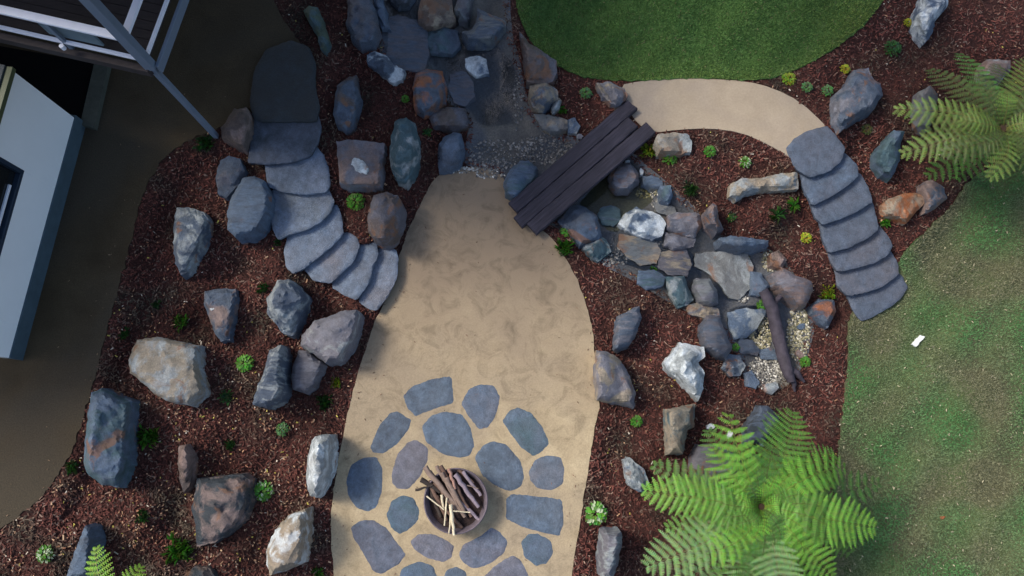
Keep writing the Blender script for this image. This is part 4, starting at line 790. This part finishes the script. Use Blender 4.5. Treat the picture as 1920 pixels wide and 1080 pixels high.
def fern(name, label, cpx, cpy, zc, zg_, fr, trunk_r=.11, group='tree ferns'):
    c = P(cpx, cpy, zc); root = empty(name, (c.x, c.y, zg_)); tag(root, label, 'fern', group)
    rnd = random.Random(int(cpx))
    pa = [Vector((c.x + .03 * math.sin(i), c.y, zg_ - .1 + (zc - zg_ + .1) * i / 8)) for i in range(9)]
    V, Fc = tube(pa, [trunk_r * (1.3 - .4 * i / 8) for i in range(9)], 12, True, .12, rnd); mesh('trunk', V, Fc, M_ftrunk, parent=root, smooth=60)
    for (tx, ty, tz, arch, wd, npin, col, cu) in fr:
        T = P(tx, ty, tz); dv = T - c; dv.z = 0; S = c + dv.normalized() * .05
        V, Fc, C = frond(S, T, arch, wd, npin, rnd, col, cu); o = mesh('frond', [tuple(v) for v in V], Fc, M_fern, parent=root); setcol(o, C)
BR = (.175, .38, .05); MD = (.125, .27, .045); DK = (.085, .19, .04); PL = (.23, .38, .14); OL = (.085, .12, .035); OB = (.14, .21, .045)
gz = g1(1425, 955)
big = [(1207, 920, 1.05, .45, .36, 17, BR, 0), (1328, 806, .5, .35, .34, 15, DK, .05), (1487, 772, .85, .5, .45, 18, MD, 0), (1565, 852, .8, .5, .42, 17, MD, .02), (1650, 905, .2, .3, .34, 14, DK, 0), (1641, 990, 1.1, .35, .42, 17, BR, 0),
       (1560, 1082, 1.0, .4, .36, 15, BR, 0), (1465, 1150, 1.1, .5, .42, 17, PL, 0), (1345, 1130, .6, .45, .38, 15, MD, 0), (1212, 1062, .5, .5, .46, 17, PL, .03), (1225, 872, .2, .4, .30, 14, DK, .04), (1270, 1110, .2, .3, .38, 15, PL, 0), (1400, 830, .7, .6, .30, 13, MD, .1), (1520, 1130, .5, .4, .36, 14, MD, .05)]
rnd = random.Random(2)
for k in range(30):
    a = k * 2.4; r = 38 + 5.2 * k; big.append((1428 + r * math.cos(a), 950 + r * math.sin(a), 1.2 - .02 * k, .3 + .02 * k, .17 + .007 * k, 11, (BR, MD, BR, DK)[k % 4], .22))
DD = (.16, .095, .045)
big += [(1290, 880, -.1, .3, .28, 12, DD, .1), (1560, 930, -.3, .3, .28, 12, DD, -.1), (1370, 1060, -.2, .3, .3, 12, DD, .1), (1500, 1040, -.2, .3, .3, 12, DD, 0), (1250, 990, .6, .45, .30, 15, MD, .05), (1590, 1020, .7, .4, .3, 14, MD, -.05), (1440, 1080, .9, .5, .34, 14, BR, .08), (1380, 1100, .9, .45, .34, 15, PL, -.05)]
fern('tree_fern', 'big bright green tree fern with spreading fronds at the lower right', 1428, 950, 1.05, gz, big)
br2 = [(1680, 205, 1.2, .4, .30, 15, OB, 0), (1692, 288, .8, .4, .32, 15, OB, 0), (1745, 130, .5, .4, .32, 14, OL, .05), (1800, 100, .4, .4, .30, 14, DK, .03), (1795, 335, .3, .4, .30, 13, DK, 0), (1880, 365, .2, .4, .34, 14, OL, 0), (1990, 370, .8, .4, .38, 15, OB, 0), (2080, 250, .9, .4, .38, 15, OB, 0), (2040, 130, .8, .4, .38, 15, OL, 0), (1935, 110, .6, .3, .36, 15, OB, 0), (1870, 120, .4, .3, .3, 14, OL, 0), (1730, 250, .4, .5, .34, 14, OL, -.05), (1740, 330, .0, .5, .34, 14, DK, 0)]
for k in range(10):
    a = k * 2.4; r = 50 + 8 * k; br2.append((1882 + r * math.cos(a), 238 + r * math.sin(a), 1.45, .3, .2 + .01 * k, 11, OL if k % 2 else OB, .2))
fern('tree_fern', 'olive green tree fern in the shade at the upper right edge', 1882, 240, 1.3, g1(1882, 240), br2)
fern('tree_fern', 'small bright fern whose tips show at the lower left edge', 215, 1150, 1.5, g1(215, 1150), [(180, 1027, 1.5, .3, .22, 13, (.22, .42, .04), 0), (264, 1062, 1.45, .3, .2, 12, (.2, .38, .04), 0), (110, 1120, 1.4, .3, .24, 13, BR, 0), (320, 1150, 1.3, .3, .24, 13, BR, 0), (270, 1240, 1.3, .3, .24, 13, BR, 0), (160, 1250, 1.3, .3, .24, 13, BR, 0)], .06)
# ------------------------------------------------------------ small plants
def plant(px, py, r, kind, col, label):
    rnd = random.Random(int(px * 13 + py)); gz = g1(px, py); c = P(px, py, gz); R = r * .0097; V = []; Fc = []; C = []
    def leaf(b, d, L, wd, up, cc, dr=.3):
        s = Vector((-d.y, d.x, 0)); m_ = b + d * L * .5 + Vector((0, 0, up)); e = b + d * L + Vector((0, 0, up * (1 - dr) - dr * L * .2)); n = len(V)
        V.extend((b - s * wd * .2, b + s * wd * .2, m_ + s * wd * .5, e, m_ - s * wd * .5)); Fc.append((n, n + 1, n + 2, n + 3, n + 4)); C.append(cc)
    if kind in ('r', 's'):
        n = 70
        for k in range(n):
            q = math.sqrt((k + .5) / n); a = k * 2.39996; b = c + Vector((math.cos(a), math.sin(a), 0)) * R * q * .8 + Vector((0, 0, R * .75 * (1 - q * q) + .02)); a2 = a + rnd.uniform(-.8, .8)
            cc = [v * rnd.uniform(.65, 1.3) for v in col]
            if kind == 's' and rnd.random() < .3: cc = (.55, .65, .42)
            leaf(b, Vector((math.cos(a2), math.sin(a2), 0)), R * rnd.uniform(.3, .5), R * rnd.uniform(.22, .36), rnd.uniform(.0, R * .2), cc)
    else:
        n = 110 if kind == 't' else 24
        for k in range(n):
            a = rnd.uniform(0, 6.28); L = R * (rnd.uniform(.6, 1.35) if kind == 'k' else rnd.uniform(.3, .75)); b = c + Vector((rnd.uniform(-1, 1), rnd.uniform(-1, 1), 0)) * R * (.15 if kind == 'k' else .55); leaf(b, Vector((math.cos(a), math.sin(a), 0)), L, (.018 if kind == 't' else .03), L * rnd.uniform(.35, 1.1), [v * rnd.uniform(.6, 1.35) for v in col])
    nm = dict(r='leafy_plant', s='leafy_plant', t='grass_tuft', k='spiky_plant')[kind]
    o = mesh(nm, [tuple(v) for v in V], Fc, M_fern); setcol(o, C); tag(o, label, dict(r='plant', s='plant', t='grass tuft', k='plant')[kind], 'small plants in the mulch beds')
g_ = (.09, .25, .03); gd = (.045, .12, .03); gy = (.25, .33, .03); gb = (.13, .36, .05); gl = (.12, .26, .09); gq = (.4, .42, .03)
for px, py, r, k, c, lb in [(461, 682, 16, 'r', gb, 'round bright green plant right of the pale flat topped rock'), (495, 921, 17, 's', gb, 'pale speckled green plant right of the dark pink veined boulder'), (1115, 962, 21, 's', gb, 'pale speckled green plant beside the right patio edge'), (668, 380, 17, 'r', g_, 'round green plant below the square pinkish rock'),
    (760, 187, 8, 'r', g_, 'tiny green plant left of the orange patched rock'), (280, 820, 21, 't', g_, 'green grassy clump right of the big blue grey boulder'), (340, 605, 17, 't', g_, 'green clump above the pale flat topped rock'), (293, 572, 10, 't', gd, 'dark green sprig near the middle of the dark path edge'), (232, 625, 12, 't', gd, 'dark green sprig left of the pale flat topped rock'),
    (425, 745, 14, 't', gl, 'bluish green sprig left of the tall standing stone'), (530, 805, 12, 'r', gl, 'grey green plant below the tall standing stone'), (432, 833, 12, 't', gd, 'dark sprig above the dark pink veined boulder'), (610, 755, 17, 't', gd, 'dark green clump below the smooth mauve rock'), (338, 1030, 26, 't', g_, 'wide green clump left of the dark boulder at the bottom'),
    (88, 1038, 14, 's', g_, 'speckled green plant in the lower left corner'), (136, 876, 13, 't', gd, 'dark green tuft at the path edge left of the big boulder'), (268, 968, 13, 't', gd, 'dark sprig in the middle of the lower left mulch'), (1330, 285, 12, 'r', g_, 'round green plant below the pale sand path'), (1396, 305, 12, 's', g_, 'speckled green plant above the long pale rock'),
    (1256, 296, 16, 'r', g_, 'bright green plant hugging the pale lumpy rock'), (1216, 282, 19, 't', gy, 'yellow green tuft at the right end of the bridge'), (1294, 356, 16, 't', gd, 'dark green clump above the pinkish square stream stone'), (1371, 408, 11, 't', gl, 'small green sprig left of the dark spiky plant'), (1455, 405, 17, 'k', gd, 'dark spiky plant below the long pale rock'),
    (1488, 387, 17, 'k', g_, 'bright spiky star shaped plant below the long pale rock'), (1510, 447, 11, 'r', gq, 'yellow green plant left of the right staircase'), (1550, 550, 19, 't', gy, 'yellow green tuft beside the lower slabs of the right staircase'), (1427, 573, 11, 'r', g_, 'round green plant at the top of the driftwood'), (1508, 679, 11, 'r', g_, 'round green plant at the lower end of the driftwood'),
    (1193, 790, 11, 'r', g_, 'small green plant below the fan shaped rock'), (1060, 436, 11, 'r', gb, 'bright green plant beside the left bank rock of the pool'), (1057, 466, 20, 't', g_, 'mossy green clump between patio and pool'), (1583, 131, 10, 'r', gq, 'yellow flowering plant above the largest lobed boulder'), (1478, 150, 14, 'r', gy, 'yellow green plant at the edge of the round lawn'),
    (1512, 165, 11, 'r', gl, 'dull green plant, middle of three by the sand path bend'), (1550, 171, 12, 'r', gl, 'green plant left of the largest lobed boulder'), (1701, 44, 9, 'r', gq, 'tiny yellow green plant left of the top right rock'), (1672, 93, 17, 'r', gd, 'dark green plant in the upper right bed'), (1624, 244, 11, 'r', (.12, .13, .04), 'olive plant below the largest lobed boulder'),
    (1657, 418, 12, 't', g_, 'small green tuft below the orange brown rock'), (1225, 508, 9, 't', g_, 'green sprig at the lower left bank of the stream'), (1098, 176, 12, 'r', gl, 'green plant left of the upper bridge end'), (1054, 207, 11, 't', g_, 'green tuft right of the rounded blue and tan rock'), (801, 249, 11, 't', gl, 'green tuft above the blue grey patio corner rock'),
    (690, 38, 12, 't', gd, 'dark green sprig beside the top stream rock'), (630, 718, 11, 't', gy, 'yellowish sprig beside the smooth mauve rock'), (1378, 651, 8, 'r', g_, 'tiny green plant between the lower stream stones'), (596, 1075, 12, 't', g_, 'green tuft at the bottom beside the patio edge'), (385, 270, 20, 't', gd, 'dark green clump at the foot of the balcony post'), (522, 455, 9, 't', gd, 'dark sprig left of the fifth stair slab'), (494, 540, 12, 't', gd, 'dark green tuft left of the grey green angular boulder')]:
    plant(px, py, r, k, c, lb)

x, y = RN.uniform(620, 1120, 900), RN.uniform(330, 1110, 900); k = sdist(PATIO, x, y) > 2; x, y = x[k], y[k]; e = sdist(PATIO, x, y); k = RN.uniform(0, 1, len(x)) < np.exp(-e / 22) * .9 + .035; x, y = x[k], y[k]; n = len(x)
cover('kicked_chips', x, y, RN.uniform(.015, .05, n), RN.uniform(.008, .016, n), np.array([.14, .08, .055]) * RN.uniform(.4, 1.8, (n, 1)), .034, .08, M_chip, label='stray bark chips lying on the sandy patio', cat='mulch')
x, y = RN.uniform(1560, 1950, 500), RN.uniform(300, 1100, 500); k = sdist(LAWN2, x, y) > 3; x, y = x[k], y[k]; n = len(x)
cover('fallen_leaves', x, y, RN.uniform(.02, .06, n), RN.uniform(.01, .02, n), np.array([.38, .34, .22]) * RN.uniform(.5, 1.3, (n, 1)), .07, .2, M_chip, label='small dry leaves lying on the worn lawn', cat='leaf litter')

x, y = RN.uniform(-20, 520, 1500), RN.uniform(60, 1080, 1500); e = sdist(HPATH, x, y); k = (e > 3) & (RN.uniform(0, 1, 1500) < np.exp(-e / 30) * .8 + .02); x, y = x[k], y[k]; n = len(x)
cover('path_litter', x, y, RN.uniform(.015, .04, n), RN.uniform(.008, .018, n), np.array([.16, .11, .07]) * RN.uniform(.3, 1.6, (n, 1)), .034, .08, M_chip, label='bark chips and leaf scraps strewn over the dark path edge', cat='leaf litter')

# tree added out of view so that its crown shades the upper right bed
rt = random.Random(5); tx, ty = -.2, 12.6; tz = .1
tr = empty('shade_tree', (tx, ty, tz)); tag(tr, 'leafy tree added beyond the upper end of the round lawn to shade the upper right bed', 'tree')
pa = [Vector((tx + .25 * k / 8 + .05 * math.sin(k), ty - .9 * (k / 8) ** 2, tz - .1 + 6.6 * k / 8)) for k in range(9)]; pr = [tube(pa, [.2 - .016 * k for k in range(9)], 12, True, .08, rt)]
cc = Vector((.6, 10.9, 8.0))
for k in range(7):
    a = k * .9; e = cc + Vector((math.cos(a) * 1.5, math.sin(a) * 1.2, rt.uniform(-.6, .8))); pr.append(tube([pa[5 + k % 3], (pa[6] + e) / 2 + Vector((0, 0, .2)), e], [.08, .05, .02], 8, True, .08, rt))
V, Fc = join(pr); mesh('trunk', V, Fc, M_ftrunk, parent=tr, smooth=60)
n = 9000; u3 = RN.normal(0, 1, (n, 3)); u3 /= np.linalg.norm(u3, axis=1)[:, None]; u3 *= (RN.uniform(0, 1, n) ** .4)[:, None] * np.array([2.3, 1.7, 1.3]); u3 += .35 * np.sin(u3[:, [1, 2, 0]] * 3.1)
V, Fc = quads(n, cc.x + u3[:, 0], cc.y + u3[:, 1], cc.z + u3[:, 2], RN.uniform(.12, .22, n), RN.uniform(.07, .12, n), RN.uniform(0, 6.28, n), RN.normal(0, .6, n), RN.normal(0, .6, n))
o = mesh('crown', V, Fc, M_fern, parent=tr); setcol(o, np.array([.05, .10, .03]) * RN.uniform(.6, 1.5, (n, 1)))
